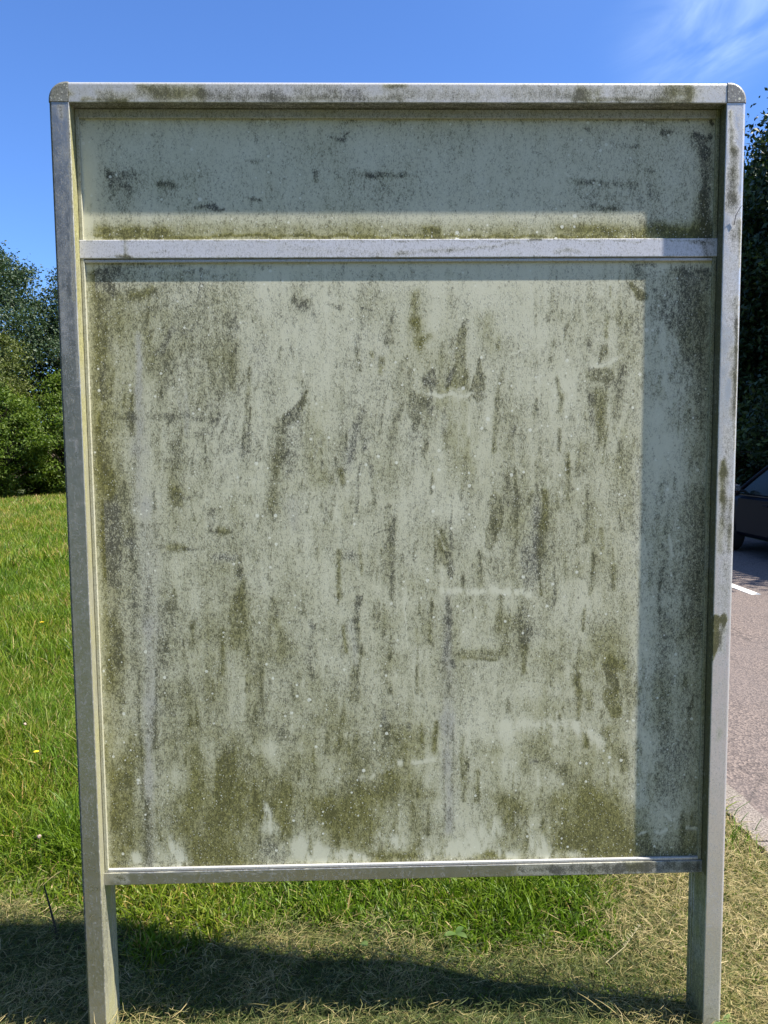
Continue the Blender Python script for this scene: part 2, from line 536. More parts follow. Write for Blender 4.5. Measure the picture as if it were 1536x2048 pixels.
UP = """
185 345 188 348 1 1 0 0
216 342 222 350 6 6 .5 .3
222 355 264 352 10 12 .38 .2
230 375 262 380 12 12 .3 .2
220 395 262 400 14 16 .15 .2
318 368 346 372 6 9 .48 .3
330 385 335 400 12 10 .15 .2
392 418 430 412 5 6 .5 .1
425 418 448 419 6 3 .6 .1
502 398 522 402 5 3 .6 .1
503 404 503 420 2 1 .3 .1
494 322 516 326 3 4 .42 .2
632 345 636 358 8 7 .5 .1
660 272 690 278 2 4 .5 0
690 270 700 262 2 2 .5 0
700 345 740 350 8 8 .28 .2
735 350 812 352 5 6 .45 .2
705 365 810 400 14 16 .12 .2
1150 362 1185 366 6 6 .42 .2
1185 365 1272 368 6 9 .32 .1
1160 390 1270 400 14 20 .16 .1
1180 415 1238 416 6 5 .45 .2
1095 492 1096 500 1 1 0 0
1250 290 1275 294 6 5 .42 .1
1328 264 1340 268 7 6 .5 .1
1170 258 1180 262 6 5 .3 .1
1300 340 1308 400 10 8 .2 .2
1385 268 1418 275 7 7 .55 .1
1395 285 1412 300 16 12 .4 .1
1408 310 1414 470 12 10 .55 .2
1402 400 1398 470 14 16 .35 .7
1421 232 1424 250 5 5 .7 0
166 232 164 250 10 6 .5 0
1320 462 1410 470 12 8 .4 .7
700 240 1350 240 6 6 .14 .5
350 238 700 240 6 6 .08 .5
955 231 956 233 2 2 .8 0
1265 236 1268 238 3 3 .6 0
1373 236 1374 238 3 3 .7 0
190 473 1290 474 3 3 .30 1
195 460 330 465 8 9 .28 .9
850 460 870 462 6 9 .4 1
1120 455 1290 465 8 9 .18 .9
1205 462 1220 470 4 6 .4 1
330 235 470 300 50 40 -.08 0
170 300 172 440 18 16 -.6 0
185 295 188 315 .9 .9 -1 -1
188 315 191 332 .9 .9 -1 -1
430 235 470 255 .8 .8 -.7 -1
488 275 505 290 .9 .9 -.9 -1
505 290 524 312 .9 .8 -.7 -1
362 235 372 248 .8 .8 -.8 -1
402 240 410 236 .9 .9 -.8 -1
1364 305 1372 314 .9 .9 -1 -1
1130 346 1140 353 .9 .9 -1 -1
"""
TOP = """
165 200 250 200 4 5 .5 .7
200 190 330 192 10 12 .34 .4
280 175 300 178 8 8 .4 .6
320 185 400 190 16 17 .5 .7
430 198 800 198 8 8 .35 .4
410 185 560 188 14 15 .30 .2
600 180 720 185 16 15 .32 .2
770 172 810 170 6 6 .55 .6
790 190 980 190 14 12 .28 .3
1020 185 1160 190 16 14 .32 .3
1160 185 1190 185 12 12 .42 .5
1230 185 1330 190 14 14 .30 .3
1348 182 1376 184 16 16 .62 .8
1150 200 1380 202 5 5 .45 .5
130 185 140 188 6 6 .3 .6
112 195 130 192 8 8 .25 .5
"""
PL = """
118 215 122 235 8 5 .3 0
140 215 146 600 3 3 .34 .4
125 220 130 700 14 12 .08 .1
150 600 156 760 2 2 .28 .3
152 880 153 900 3 3 .2 .1
"""
PR = """
1460 225 1465 300 4 8 .42 .5
1468 300 1468 400 9 8 .45 .3
1462 340 1456 420 7 7 .3 .1
1470 400 1466 470 10 10 .28 .1
1480 440 1478 530 5 4 .4 .5
1465 480 1460 640 14 14 .16 .1
1475 600 1472 700 6 7 .42 .4
1468 700 1470 830 9 10 .42 .5
1474 640 1472 900 4 5 .4 .2
1446 925 1447 945 5 6 .55 .9
1448 945 1442 1000 7 5 .55 .9
1446 1000 1440 1100 6 6 .3 .7
1455 860 1452 1060 12 12 .25 .2
1462 1000 1458 1100 5 5 .35 .5
1450 1100 1446 1220 12 12 .25 .2
1432 1238 1448 1240 8 10 .75 .8 h
1432 1245 1430 1300 9 8 .7 1 h
1448 1250 1440 1300 7 8 .48 .4
1430 1300 1428 1325 7 2 .6 1 h
1458 760 1456 790 4 5 -.5 0
1440 1460 1437 1475 6 5 .25 .8
"""
MIDR = """
166 515 1425 515 1.5 1.5 .25 .3
166 480 1425 480 1.5 1.5 .28 .4
250 482 252 512 3 4 .35 .5
235 513 260 513 4 3 .45 .4
300 505 330 500 3 3 .25 .2
790 505 900 500 5 4 .30 .4
900 500 1040 486 4 3 .30 .4
1110 503 1160 502 4 4 .28 .3
560 495 760 508 8 6 .14 .3
1380 483 1425 486 3 5 .4 .3
1408 488 1416 512 4 6 .42 .2
1060 478 1080 480 3 3 .5 .3
"""
BOTR = """
222 1752 248 1756 8 9 .4 .5
1045 1742 1110 1740 9 9 .6 .05
1110 1740 1240 1738 11 12 .75 .05
1240 1738 1290 1736 12 12 .8 .1
1262 1735 1284 1736 8 8 .05 .9
1290 1734 1395 1732 13 13 .62 .1
216 1745 560 1745 1.2 1.2 .3 .2
"""
def strokes(s, x, y, ch, seed, wob=7.):
    wx = x+(fbm(x, y, 22, 60, seed, 3)-.5)*wob*1.6; wy = y+(fbm(x, y, 22, 60, seed+5, 3)-.5)*wob*2.4
    edge = fbm(x, y, 9, 26, seed+9, 3)-.5
    A = np.zeros_like(x); Y = np.zeros_like(x); YW = np.zeros_like(x)
    for ln in s.strip().splitlines():
        t = ln.split(); h = t[-1] == 'h'; v = [float(q) for q in (t[:-1] if h else t)]
        x0, y0, x1, y1, w0, w1, a = v[:7]; ye = v[7] if len(v) > 7 else 0.; m = max(w0, w1)*2.6+12
        sel = np.nonzero((x > min(x0, x1)-m) & (x < max(x0, x1)+m) & (y > min(y0, y1)-m) & (y < max(y0, y1)+m))[0]
        if not len(sel): continue
        thin = m < 18 and ye < 0
        X, Yv = (x[sel], y[sel]) if thin else (wx[sel], wy[sel])
        dx, dy = x1-x0, y1-y0; tt = np.clip(((X-x0)*dx+(Yv-y0)*dy)/(dx*dx+dy*dy+1e-6), 0, 1)
        w = w0+(w1-w0)*tt; d = np.hypot(X-x0-dx*tt, Yv-y0-dy*tt)/w
        e = edge[sel]
        f = smooth01((1.3-d+e*1.3)/.65) if h else np.exp(-(d**2)*.95)*np.clip(.75+e*4.5, 0, 1.3) if (a < 0 and not thin) else (np.exp(-d*d*1.1) if thin else np.exp(-(d**2)*.95)*(1+e*1.3))
        A[sel] += a*f; Y[sel] += ye*np.clip(f, 0, 1); YW[sel] += np.clip(f, 0, 1)
    return A, Y, YW
def rand_streaks(n, x0, x1, y0, y1, seed):
    r = np.random.default_rng(seed); L = []
    G, H = grid(DARK), grid(YELL)
    for _ in range(n):
        x, y = r.uniform(x0, x1), r.uniform(y0, y1); g = float(coarse(G, np.array([x]), np.array([y]))[0]); h = float(coarse(H, np.array([x]), np.array([y]))[0])
        ln = float(np.clip(r.lognormal(2.9, .75), 4, 110)); w = r.uniform(1.2, 4.2)*(1+ln/120); lean = r.normal(-.10 if y < 1000 else -.02, .07)
        a = r.uniform(.10, .46)*(.75+g*.5)*(-.6 if r.random() < .22 else 1)
        L.append(f"{x:.0f} {y:.0f} {x+lean*ln:.0f} {y+ln:.0f} {w*.6:.1f} {w*r.uniform(.8,1.6):.1f} {a:.2f} {np.clip(h+r.normal(0,.2),0,1):.2f}")
    return chr(10).join(L)
def dirt_low(P):
    x, y = to_px(P); A0 = coarse(grid(DARK), x, y); Y0 = coarse(grid(YELL), x, y)
    n = fbm(x, y, 26, 150, 3, 5)-.5; n2 = fbm(x, y, 60, 60, 41, 4)-.5; n3 = fbm(x, y, 9, 70, 77, 3)-.5
    # wiping marks run down and to the left in the upper middle
    n4 = fbm(x+y*.22, y, 14, 110, 91, 3)-.5
    A = A0*.88+.01+n*.44+n2*.46*np.where(y > 1450, 1.7, 1.)-.09*smooth01((y-1420)/80)+n3*.24+n4*.26*smooth01((1150-y)/200)*smooth01((y-600)/120)
    a, ys, yw = strokes(LOW, x, y, 0, 11); a2, _, _ = strokes(LAVEDGE, x, y, 0, 23); a3, _, _ = strokes(rand_streaks(700, 185, 1420, 560, 1720, 4), x, y, 0, 57, 5.)
    drip = (vnoise(x, y*0+3, 7, 50, 61)-.5)*.30*np.exp(-(y-520)/160)
    l, _, _ = strokes(LAV, x, y, 0, 31, 4.)
    l = np.clip(l, 0, 1)
    Y = Y0*.95+n2*.25+n*.2; Y = np.where(yw > 0, (Y+ys*1.6)/(1+yw*1.6), Y)
    # cleaner edge strips beside the beads
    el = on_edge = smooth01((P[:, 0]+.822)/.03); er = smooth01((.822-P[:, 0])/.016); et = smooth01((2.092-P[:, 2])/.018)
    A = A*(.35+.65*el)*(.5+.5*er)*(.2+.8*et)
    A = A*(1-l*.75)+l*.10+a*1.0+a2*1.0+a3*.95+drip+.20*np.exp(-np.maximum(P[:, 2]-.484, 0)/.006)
    A = np.where(A > 0, .98*np.tanh(A/.98), A)
    Y = np.where(P[:, 0] < -.79, np.maximum(Y, .8), Y)
    return np.stack([np.clip(A, -.5, 1.1), np.clip(Y, 0, 1), l, np.ones_like(A)], 1)
def dirt_up(P):
    x, y = to_px(P); n = fbm(x, y, 20, 60, 5, 5)-.5; n2 = fbm(x, y, 90, 60, 6, 3)-.5
    A = .17+n*.34+n2*.22+.22*smooth01((y-425)/45)+.10*smooth01((x-1100)/250)
    A = A*smooth01((x-165)/60+.1)
    a, ys, yw = strokes(UP, x, y, 0, 13, 6.)
    Y = .25+.65*smooth01((y-430)/30)+n2*.3+.2*smooth01((250-y)/25); Y = np.where(yw > 0, (Y+ys*1.6)/(1+yw*1.6), Y)
    return np.stack([np.clip(A+a*1.1, -.6, 1.1), np.clip(Y, 0, 1), np.zeros_like(A), np.ones_like(A)], 1)
def dirt_of(s, base, seed, nz=.2, yel=.4):
    def f(P):
        x, y = to_px(P); n = fbm(x, y, 14, 14, seed, 4)-.5
        a, ys, yw = strokes(s, x, y, 0, seed, 5.) if s else (np.zeros_like(x),)*3
        front = smooth01((.02-P[:, 1])/.015)*smooth01((ZT-.004-P[:, 2])/.004)*smooth01((HW-.003-np.abs(P[:, 0]))/.004) if s not in (MIDR, BOTR) else 1.
        Y = np.where(yw > 0, (yel+ys*1.6)/(1+yw*1.6), yel)
        return np.stack([np.clip(base+n*nz*front+a*1.15*front, -.5, 1.1), np.clip(Y, 0, 1), np.zeros_like(x), np.ones_like(x)], 1)
    return f

# ------------------------------------------------------------------ the board
def grid_plate(name, x0, x1, z0, z1, y, step, f, m, parent, thick=.004):
    nx, nz = int((x1-x0)/step), int((z1-z0)/step); xs, zs = np.linspace(x0, x1, nx), np.linspace(z0, z1, nz)
    X, Z = np.meshgrid(xs, zs); P = np.stack([X.ravel(), np.full(X.size, y), Z.ravel()], 1)
    i, j = np.meshgrid(np.arange(nz-1), np.arange(nx-1), indexing='ij'); k = i*nx+j
    F = np.stack([k, k+1, k+nx+1, k+nx], -1).reshape(-1, 4)
    D = f(P); n = len(P)
    Pb = np.array([[x0, y+thick, z0], [x1, y+thick, z0], [x1, y+thick, z1], [x0, y+thick, z1], [x0, y, z0], [x1, y, z0], [x1, y, z1], [x0, y, z1]])
    Fb = np.array([[3, 2, 1, 0], [4, 5, 1, 0][::-1], [5, 6, 2, 1][::-1], [6, 7, 3, 2][::-1], [7, 4, 0, 3][::-1]])+n
    return np_obj(name, np.concatenate([P, Pb]), np.concatenate([F, Fb]), m, {'dirt': np.concatenate([D, np.tile([[.3, .5, 0, 1]], (8, 1))])}, parent)
def rounded(w0, w1, d0, d1, r, corners, seg=5):
    # closed section in (a, depth): a = across the width, depth = y. corners: which of the 4 get radius r
    pts = []
    for (a, d, sa, sd, k) in ((w0, d0, 1, 1, 0), (w1, d0, -1, 1, 1), (w1, d1, -1, -1, 2), (w0, d1, 1, -1, 3)):
        rr = r if k in corners else .0015
        c = (a+sa*rr, d+sd*rr)
        a0 = {0: math.pi, 1: 1.5*math.pi, 2: 0., 3: .5*math.pi}[k]
        for q in range(seg+1):
            t = a0+q/seg*math.pi/2
            pts.append((c[0]+rr*math.cos(t), c[1]+rr*math.sin(t)))
    # densify the long sides so that the stains have vertices to sit on
    o = []
    for p, q in zip(pts, pts[1:]+pts[:1]):
        L = math.dist(p, q); n = max(1, int(L/.004))
        for k in range(n): o.append((p[0]+(q[0]-p[0])*k/n, p[1]+(q[1]-p[1])*k/n))
    return o
def groove(sec, side, y0, y1, dep):   # shallow channel in one side of a section
    return [(a+(dep if side < 0 else -dep), d) if (y0 < d < y1 and abs(a-side_a(sec, side)) < 1e-4) else (a, d) for a, d in sec]
def side_a(sec, side): return min(p[0] for p in sec) if side < 0 else max(p[0] for p in sec)
def extrude(name, sec, t0, t1, axis, f, m, parent, step=.006):
    n = max(2, int((t1-t0)/step)); ts = np.linspace(t0, t1, n); s = np.array(sec); k = len(s)
    T = np.repeat(ts, k); A = np.tile(s[:, 0], n); Dp = np.tile(s[:, 1], n)
    P = np.stack([A, Dp, T], 1) if axis == 'z' else np.stack([T, Dp, A], 1)
    i, j = np.meshgrid(np.arange(n-1), np.arange(k), indexing='ij'); j2 = (j+1) % k
    F = np.stack([i*k+j, i*k+j2, (i+1)*k+j2, (i+1)*k+j], -1).reshape(-1, 4)
    if axis == 'x': F = F[:, ::-1]
    caps = []
    for e, rev in ((0, True), (n-1, False)):
        c = len(P); P = np.concatenate([P, P[e*k:(e+1)*k].mean(0)[None]])
        q = [[e*k+j, e*k+(j+1) % k, c, c] for j in range(k)]; caps += q
    D = f(P)
    tri = np.array(caps)[:, :3]
    V = np.ascontiguousarray(P, np.float32)
    me = bpy.data.meshes.new(name); faces = F.tolist()+tri.tolist()
    me.from_pydata(V.tolist(), [], faces); me.attributes.new('dirt', 'FLOAT_COLOR', 'POINT').data.foreach_set('color', np.ascontiguousarray(D, np.float32).ravel())
    bm = bmesh.new(); bm.from_mesh(me); bmesh.ops.recalc_face_normals(bm, faces=bm.faces); bm.to_mesh(me); bm.free()
    me.materials.append(m)
    for p in me.polygons: p.use_smooth = False
    return link(bpy.data.objects.new(name, me), parent)

HW, ZT, IW, IZ = .8735, 2.534, .8235, 2.484     # outer half width, top, inner half width, inner top
DEP = .115
sign = tag(empty('notice_board', (0, 0, 0)), 'large blank aluminium framed notice board, pale panels streaked with algae', 'notice board')
for sx, ST, nm in ((-1, PL, 0), (1, PR, 1)):
    sec = rounded(-HW if sx < 0 else IW, -IW if sx < 0 else HW, 0, DEP, .008, (0, 3) if sx < 0 else (1, 2))
    side = 1 if sx < 0 else -1
    s_ = side_a(sec, side)
    sec = [((a-side*.0035) if (.078 < d < .084 or .094 < d < .100) and abs(a-s_) < 1e-4 else a, d) for a, d in sec]
    f0 = dirt_of(ST, .10 if sx < 0 else .12, 60+nm, .28)
    def fpost(P, f0=f0, sx=sx):
        D = f0(P); inner = (np.abs(P[:, 0]) < IW+.001) & (P[:, 1] > .003)
        nz = fbm(P[:, 1]*1000, P[:, 2]*1000, 12, 90, 8, 3)-.5
        z = P[:, 2]
        if sx < 0: a = .34+.18*smooth01((z-1.2)/1.)+nz*.3; g = .95
        else: a = 1.05+nz*.3; g = .55+.25*smooth01((1.4-z)/.8)  # right inner face: olive film plus its shade put into the colour
        a = np.where(z < .445, (.22 if sx < 0 else .62)+nz*.25+.2*smooth01((.35-z)/.35), a)
        D[inner, 0] = a[inner]; D[inner, 1] = (g+0*z)[inner]
        if sx < 0:
            ed = P[:, 0] < -HW+.0075; D[ed, 0] = 1.0+nz[ed]*.2; D[ed, 1] = .25  # shade on the rounded outer edge, painted as a dark strip
        low = (z < .3) & ~inner; D[low, 0] += (.3-z[low])*(.8 if sx > 0 else .25); D[low, 1] = .75
        return D
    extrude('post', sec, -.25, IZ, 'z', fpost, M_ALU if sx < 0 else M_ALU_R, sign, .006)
sec = rounded(IZ, ZT, 0, DEP, .008, (1, 2))
def ftop(P, f0=dirt_of(TOP, .16, 71, .34, .35)):
    D = f0(P); un = (P[:, 2] < IZ+.002) & (P[:, 1] > .002); D[un, 0] = .80+(fbm(P[un, 0]*1000, P[un, 1]*1000, 60, 9, 18, 3)-.5)*.5; D[un, 1] = .22; return D  # underside set much darker than the front face
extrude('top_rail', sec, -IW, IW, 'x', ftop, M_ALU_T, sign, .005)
for sx in (-1, 1):                                # moulded corner caps: quarter round in the front view
    bm = bmesh.new(); ring = []; r = .044; y0, y1 = -.0012, DEP+.0012; ch = .006; g = .0012
    cx_, cz_ = HW-r, ZT-r
    prof = [(IW+g, IZ+g)]+[(HW+.001, IZ+g)]+[(cx_+(r+.001)*math.cos(t), cz_+(r+.001)*math.sin(t)) for t in np.linspace(0, math.pi/2, 18)]+[(IW+g, ZT+.001)]
    cen = (IW+.5*(HW-IW), IZ+.5*(ZT-IZ))
    def rg(y, ins):
        return [bm.verts.new((sx*(p[0]-ins*np.sign(p[0]-cen[0])*(1 if p[0] > IW+.01 else 0)), y, p[1]-ins*np.sign(p[1]-cen[1])*(1 if p[1] > IZ+.01 else 0))) for p in prof]
    def rg2(y, ins):
        o_ = []
        for p in prof:
            dx, dz = p[0]-(IW+g), p[1]-(IZ+g); L = math.hypot(dx, dz)
            k_ = 1-ins/L if L > .02 else 1; o_.append(bm.verts.new((sx*(IW+g+dx*k_), y, IZ+g+dz*k_)))
        return o_
    R1, R2, R2b, R3, R4 = rg2(y0, ch), rg2(y0+.0018, ch*.3), rg2(y0+ch, 0), rg2(y1-ch, 0), rg2(y1, ch)
    for A_, B_ in ((R1, R2), (R2, R2b), (R2b, R3), (R3, R4)):
        for q in range(len(A_)): bm.faces.new((A_[q], A_[(q+1) % len(A_)], B_[(q+1) % len(A_)], B_[q]))
    bm.faces.new(R1); bm.faces.new(R4[::-1])
    o = bm_obj('corner_cap', bm, M_CAP, sign)
    P = np.array([v.co for v in o.data.vertices]); D = np.tile([[.28 if sx < 0 else .05, .35, 0, 1]], (len(P), 1))
    o.data.attributes.new('dirt', 'FLOAT_COLOR', 'POINT').data.foreach_set('color', np.ascontiguousarray(D, np.float32).ravel())
PY = .043
g1 = grid_plate('upper_panel', -.8215, .8215, 2.150, IZ-.002, PY, .0027, dirt_up, M_PANEL, sign)
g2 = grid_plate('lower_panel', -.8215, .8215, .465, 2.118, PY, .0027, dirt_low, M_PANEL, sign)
tag(g1, 'greyish green panel above the middle rail'); tag(g2, 'large streaked panel below the middle rail')
def bar(name, x0, x1, y0, y1, z0, z1, f, step=.006, ax='x', r=.0018, m=None):
    sec = rounded(z0, z1, y0, y1, r, (0, 1)) if ax == 'x' else rounded(x0, x1, y0, y1, r, (0, 1))
    return extrude(name, sec, x0 if ax == 'x' else z0, x1 if ax == 'x' else z1, ax, f, m or M_ALU_T, sign, step)
fm = dirt_of(MIDR, .13, 81, .16, .15)
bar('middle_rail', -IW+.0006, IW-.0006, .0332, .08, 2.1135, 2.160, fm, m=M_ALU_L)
bar('glazing_bead', -IW+.011, IW-.011, .0362, .0425, 2.1035, 2.1108, dirt_of(None, .15, 82, .3, .3), .01)
fb = dirt_of(BOTR, .07, 83, .14, .7)
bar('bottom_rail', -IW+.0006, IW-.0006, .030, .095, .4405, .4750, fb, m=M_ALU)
bar('glazing_bead', -IW+.011, IW-.011, .0335, .0425, .4760, .4835, dirt_of(None, .12, 84, .3, .5), .01)
bar('glazing_bead', -IW+.011, IW-.011, .0345, .0425, 2.461, 2.4826, dirt_of(None, .35, 85, .3, .6), .01)
for sx in (-1, 1):
    for (za, zb_) in ((.4760, 2.1128), (2.1608, 2.4826)):
        a, c = sx*(IW-.0008), sx*(IW-.0102)
        bar('glazing_bead', min(a, c), max(a, c), .0345, .0425, za, zb_, dirt_of(None, .30 if sx < 0 else .5, 86, .4, .95 if sx < 0 else .8), .01, 'z')

# ------------------------------------------------------------------ ground, road
def gz(x, y):
    x = np.asarray(x, float); y = np.asarray(y, float)
    near = np.exp(-(np.maximum(0, np.hypot(x, y-1)-4)/10)**2)
    h = (fbm(x*100, y*100, 60, 60, 201, 3)-.5)*.075*near+(fbm(x*100, y*100, 700, 700, 207, 2)-.5)*.35*smooth01((np.hypot(x, y)-5)/12)
    h += .02*smooth01((-x-.9)/1.2)*smooth01((y-1.)/1.)
    h -= np.clip((-x-10.5)*.075, 0, .6)*smooth01((y-9)/13)
    side = smooth01((1.49-x)/.4)+smooth01((x-7.2)/2.)
    return h*side-.06*(1-np.clip(smooth01((1.50-x)/.03)+smooth01((x-6.75)/.1), 0, 1))-.004
xs = np.unique(np.concatenate([np.linspace(-3.5, 2.2, 230), np.linspace(2.2, 8, 60), np.geomspace(8, 900, 40), -np.geomspace(3.5, 900, 55)]))
ys = np.unique(np.concatenate([np.linspace(-2.5, 4, 220), np.linspace(4, 32, 140), np.geomspace(32, 900, 30), -np.geomspace(2.5, 900, 40)]))
X, Y = np.meshgrid(xs, ys); Z = gz(X, Y); n_ = len(xs)
i, j = np.meshgrid(np.arange(len(ys)-1), np.arange(n_-1), indexing='ij'); k = i*n_+j
m, b = mat('turf_soil'); v = objv(b); n1 = b.noise(v, .6, 5.); n2 = b.noise(v, 40., 4.)
c = b.mix(n1, (.045, .07, .014), (.085, .105, .028)); c = b.mix(b.ss(n2, .35, .7), c, (.05, .042, .022))
out(b, pbr(b, c, .95, 0., bump(b, n2, .6, .03), .1)); M_SOIL = m
tag(np_obj('ground', np.stack([X, Y, Z], -1).reshape(-1, 3), np.stack([k, k+1, k+n_+1, k+n_], -1).reshape(-1, 4), M_SOIL, smooth=True), kind='structure')
m, b = mat('worn_asphalt'); v = objv(b)
vo = b.n('ShaderNodeTexVoronoi', {'Vector': v, 'Scale': 85., 'Randomness': 1.}); rr = b.n('ShaderNodeSeparateColor', {0: vo.outputs['Color']}).outputs[0]
big = b.noise(v, 1.4, 5.); med = b.noise(v, 25., 4.)
c = b.mix(b.ss(rr, .15, .95), (.095, .077, .070), (.215, .170, .145)); c = b.mix(b.ss(big, .3, .7, 0., .5), c, (.15, .125, .115)); c = b.mix(b.ss(med, .55, .75, 0., .5), c, (.09, .08, .078))
crk = b.n('ShaderNodeTexVoronoi', {'Vector': b.n('ShaderNodeVectorMath', {0: v, 1: b.n('ShaderNodeTexNoise', {'Vector': v, 'Scale': 2.}).outputs['Color']}, operation='ADD').outputs[0], 'Scale': .55}, feature='DISTANCE_TO_EDGE').outputs['Distance']
c = b.mix(b.ss(crk, .002, .008, .35, 0.), c, (.04, .036, .034))
out(b, pbr(b, c, .88, 0., bump(b, vo.outputs['Distance'], .8, .006), .3)); M_ASPH = m
def sheet(name, x0, x1, y0, y1, z, m, nx=2, ny=2, jag=0.):
    xs, ys = np.linspace(x0, x1, nx), np.concatenate([np.linspace(y0, -4, 20, endpoint=False), np.linspace(-4, 14, ny), np.geomspace(15, y1, 20)]) if ny > 2 else np.linspace(y0, y1, 2)
    X, Y = np.meshgrid(xs, ys); i, j = np.meshgrid(np.arange(len(ys)-1), np.arange(nx-1), indexing='ij'); k = i*nx+j
    if jag: X[:, 0] += (fbm(ys*100, ys*0, 9, 9, 301, 4)-.5)*jag
    return np_obj(name, np.stack([X, Y, np.full(X.shape, z)], -1).reshape(-1, 3), np.stack([k, k+1, k+nx+1, k+nx], -1).reshape(-1, 4), m)
tag(sheet('road', 1.60, 6.7, -120, 400, 0., M_ASPH, 4, 900, .05), kind='structure')
m, b = mat('old_concrete'); v = objv(b); n1 = b.noise(v, 9., 6.); n2 = b.noise(v, 120., 4.)
c = b.mix(n1, (.20, .17, .15), (.36, .31, .27)); c = b.mix(b.ss(n2, .42, .62, 0., .8), c, (.09, .078, .066)); c = b.mix(b.ss(b.noise(v, 2.2, 5.), .5, .7, 0., .3), c, (.12, .11, .08))
out(b, pbr(b, c, .92, 0., bump(b, b.math('ADD', n2, n1), .7, .008), .2)); M_CONC = m
bm = bmesh.new(); y = -9.
while y < 26:
    L = 1.0; w = random.uniform(-.006, .006); zz = random.uniform(.006, .014)
    add_box(bm, 1.475+w, 1.628, y+.006, y+L-.006, -.1, zz); y += L
bmesh.ops.subdivide_edges(bm, edges=[e for e in bm.edges if abs((e.verts[0].co-e.verts[1].co).y) > .5], cuts=14)
for v_ in bm.verts:
    if v_.co.z > 0:
        q = random.uniform(-1, 1); v_.co.z += q*.005; v_.co.x += random.uniform(-.012, .010)
tag(bm_obj('kerb', bm, M_CONC, bevel=.004), kind='structure')
M_PAINT = simple('road_paint', (.78, .77, .70), .7, var=.12, scale=60)
bm = bmesh.new(); y = -24+6.22-.0
for q in range(-4, 12):
    y0 = 6.22+q*6.; add_box(bm, 4.10, 4.21, y0, y0+2.9, .0005, .0045)
tag(bm_obj('road_markings', bm, M_PAINT), kind='structure')

# ------------------------------------------------------------------ grass
def leafmat(name, stops, transl=.35, rough=.5, noise=None, spec=.3):
    m, b = mat(name); r = b.attr('rnd').outputs['Fac']; c = b.ramp(r, stops)
    if noise: c = b.mix(b.ss(b.noise(objv(b), noise[0], 3.), .35, .65), c, b.mix(1., c, noise[1], 'MULTIPLY'))
    d = pbr(b, c, rough, 0., None, spec)
    t = b.n('ShaderNodeBsdfTranslucent', {'Color': b.mix(1., c, (1.1, 1.25, .6), 'MULTIPLY')}).outputs[0]
    k = b.n('ShaderNodeMixShader', {0: transl}); b.nt.links.new(d, k.inputs[1]); b.nt.links.new(t, k.inputs[2]); out(b, k.outputs[0]); return m
M_GRASS = leafmat('meadow_grass', [(0, (.030, .068, .008)), (.3, (.075, .145, .010)), (.62, (.130, .232, .018)), (.86, (.205, .25, .045)), (1, (.34, .28, .12))], .42, .45, (1.1, (1.3, 1.05, .9)))
M_HAY = leafmat('cut_grass', [(0, (.025, .042, .008)), (.3, (.070, .095, .020)), (.55, (.20, .19, .065)), (.8, (.38, .30, .13)), (1, (.46, .37, .19))], .2, .6)
def blades(N, x, y, h, w, lean, seed, droop=.5):
    r = np.random.default_rng(seed); z = gz(x, y); az = r.uniform(0, 2*np.pi, N); la = r.uniform(0, 2*np.pi, N); ln = np.abs(r.normal(0, lean, N))
    D = np.stack([np.cos(la)*ln, np.sin(la)*ln, np.ones(N)], 1); D /= np.linalg.norm(D, axis=1)[:, None]
    Wv = np.stack([np.cos(az), np.sin(az), np.zeros(N)], 1)*w[:, None]/2
    B = np.stack([x, y, z-.005], 1); bend = np.stack([np.cos(la), np.sin(la), -np.ones(N)*.55], 1)*(r.uniform(.1, 1, N)*droop*h)[:, None]
    m1 = B+D*(h*.5)[:, None]+bend*.12; m2 = B+D*(h*.8)[:, None]+bend*.42; tip = B+D*h[:, None]+bend*.85
    V = np.stack([B-Wv*.8, B+Wv*.8, m1-Wv, m1+Wv, m2-Wv*.75, m2+Wv*.75, tip], 1)
    base = (np.arange(N)*7)[:, None, None]; T = np.array([[0, 1, 3], [0, 3, 2], [2, 3, 5], [2, 5, 4], [4, 5, 6]])
    return V.reshape(-1, 3), (base+T[None]).reshape(-1, 3)
def hay_mask(x, y):     # 1 where the grass was mown and lies as clippings
    n = fbm(x*100, y*100, 45, 45, 400, 3)-.5
    a = smooth01((.47+.17*smooth01((-x-.8)/.2)-y+n*.40)/.12)
    c = smooth01((x-.50+n*.7+.12*(y-.6))/.42)*smooth01((7-y)/2)
    l = smooth01((-.85-x)/.1)*smooth01((.42-y+n*.3)/.1)
    return np.clip(np.maximum(a, c), 0, 1)
GV, GF, GR = [], [], []; off = 0
def add_patch(x0, x1, y0, y1, dens, h, w, seed, lean=.35, test=True, slope=None):
    global off
    r = np.random.default_rng(seed); N = int((x1-x0)*(y1-y0)*dens); x = r.uniform(x0, x1, N); y = r.uniform(y0, y1, N)
    keep = (x < 1.44)
    if slope is not None: keep &= x > slope*(y+2)-.6
    clump = fbm(x*100, y*100, 16, 16, seed+3, 3)
    if test: keep &= r.random(N) > np.clip(hay_mask(x, y)*1.0, 0, .80)
    keep &= r.random(N) < np.clip(.35+clump*1.3, 0, 1)
    x, y, clump = x[keep], y[keep], clump[keep]; N = len(x)
    hm = hay_mask(x, y)
    hh = h*r.uniform(.45, 1.15, N)*(.55+clump*.9)*(1-.55*hm)*(1-.30*np.exp(-(np.maximum(y-.2, 0)/.6)**2)-.25*smooth01((-x-.85)/.1)*smooth01((1.0-y)/.3)); ww = w*r.uniform(.55, 1.25, N)
    V, F = blades(N, x, y, hh, ww, lean, seed+9)
    tone = np.clip(r.normal(.52, .21, N)+(fbm(x*100, y*100, 90, 90, 77, 3)-.5)*.5+(r.random(N) < .05)*.5+.22*smooth01((y-6)/12)+.12*smooth01((y-20)/8), 0, 1)
    GV.append(V); GF.append(F+off); GR.append(np.repeat(tone, 7)); off += len(V)
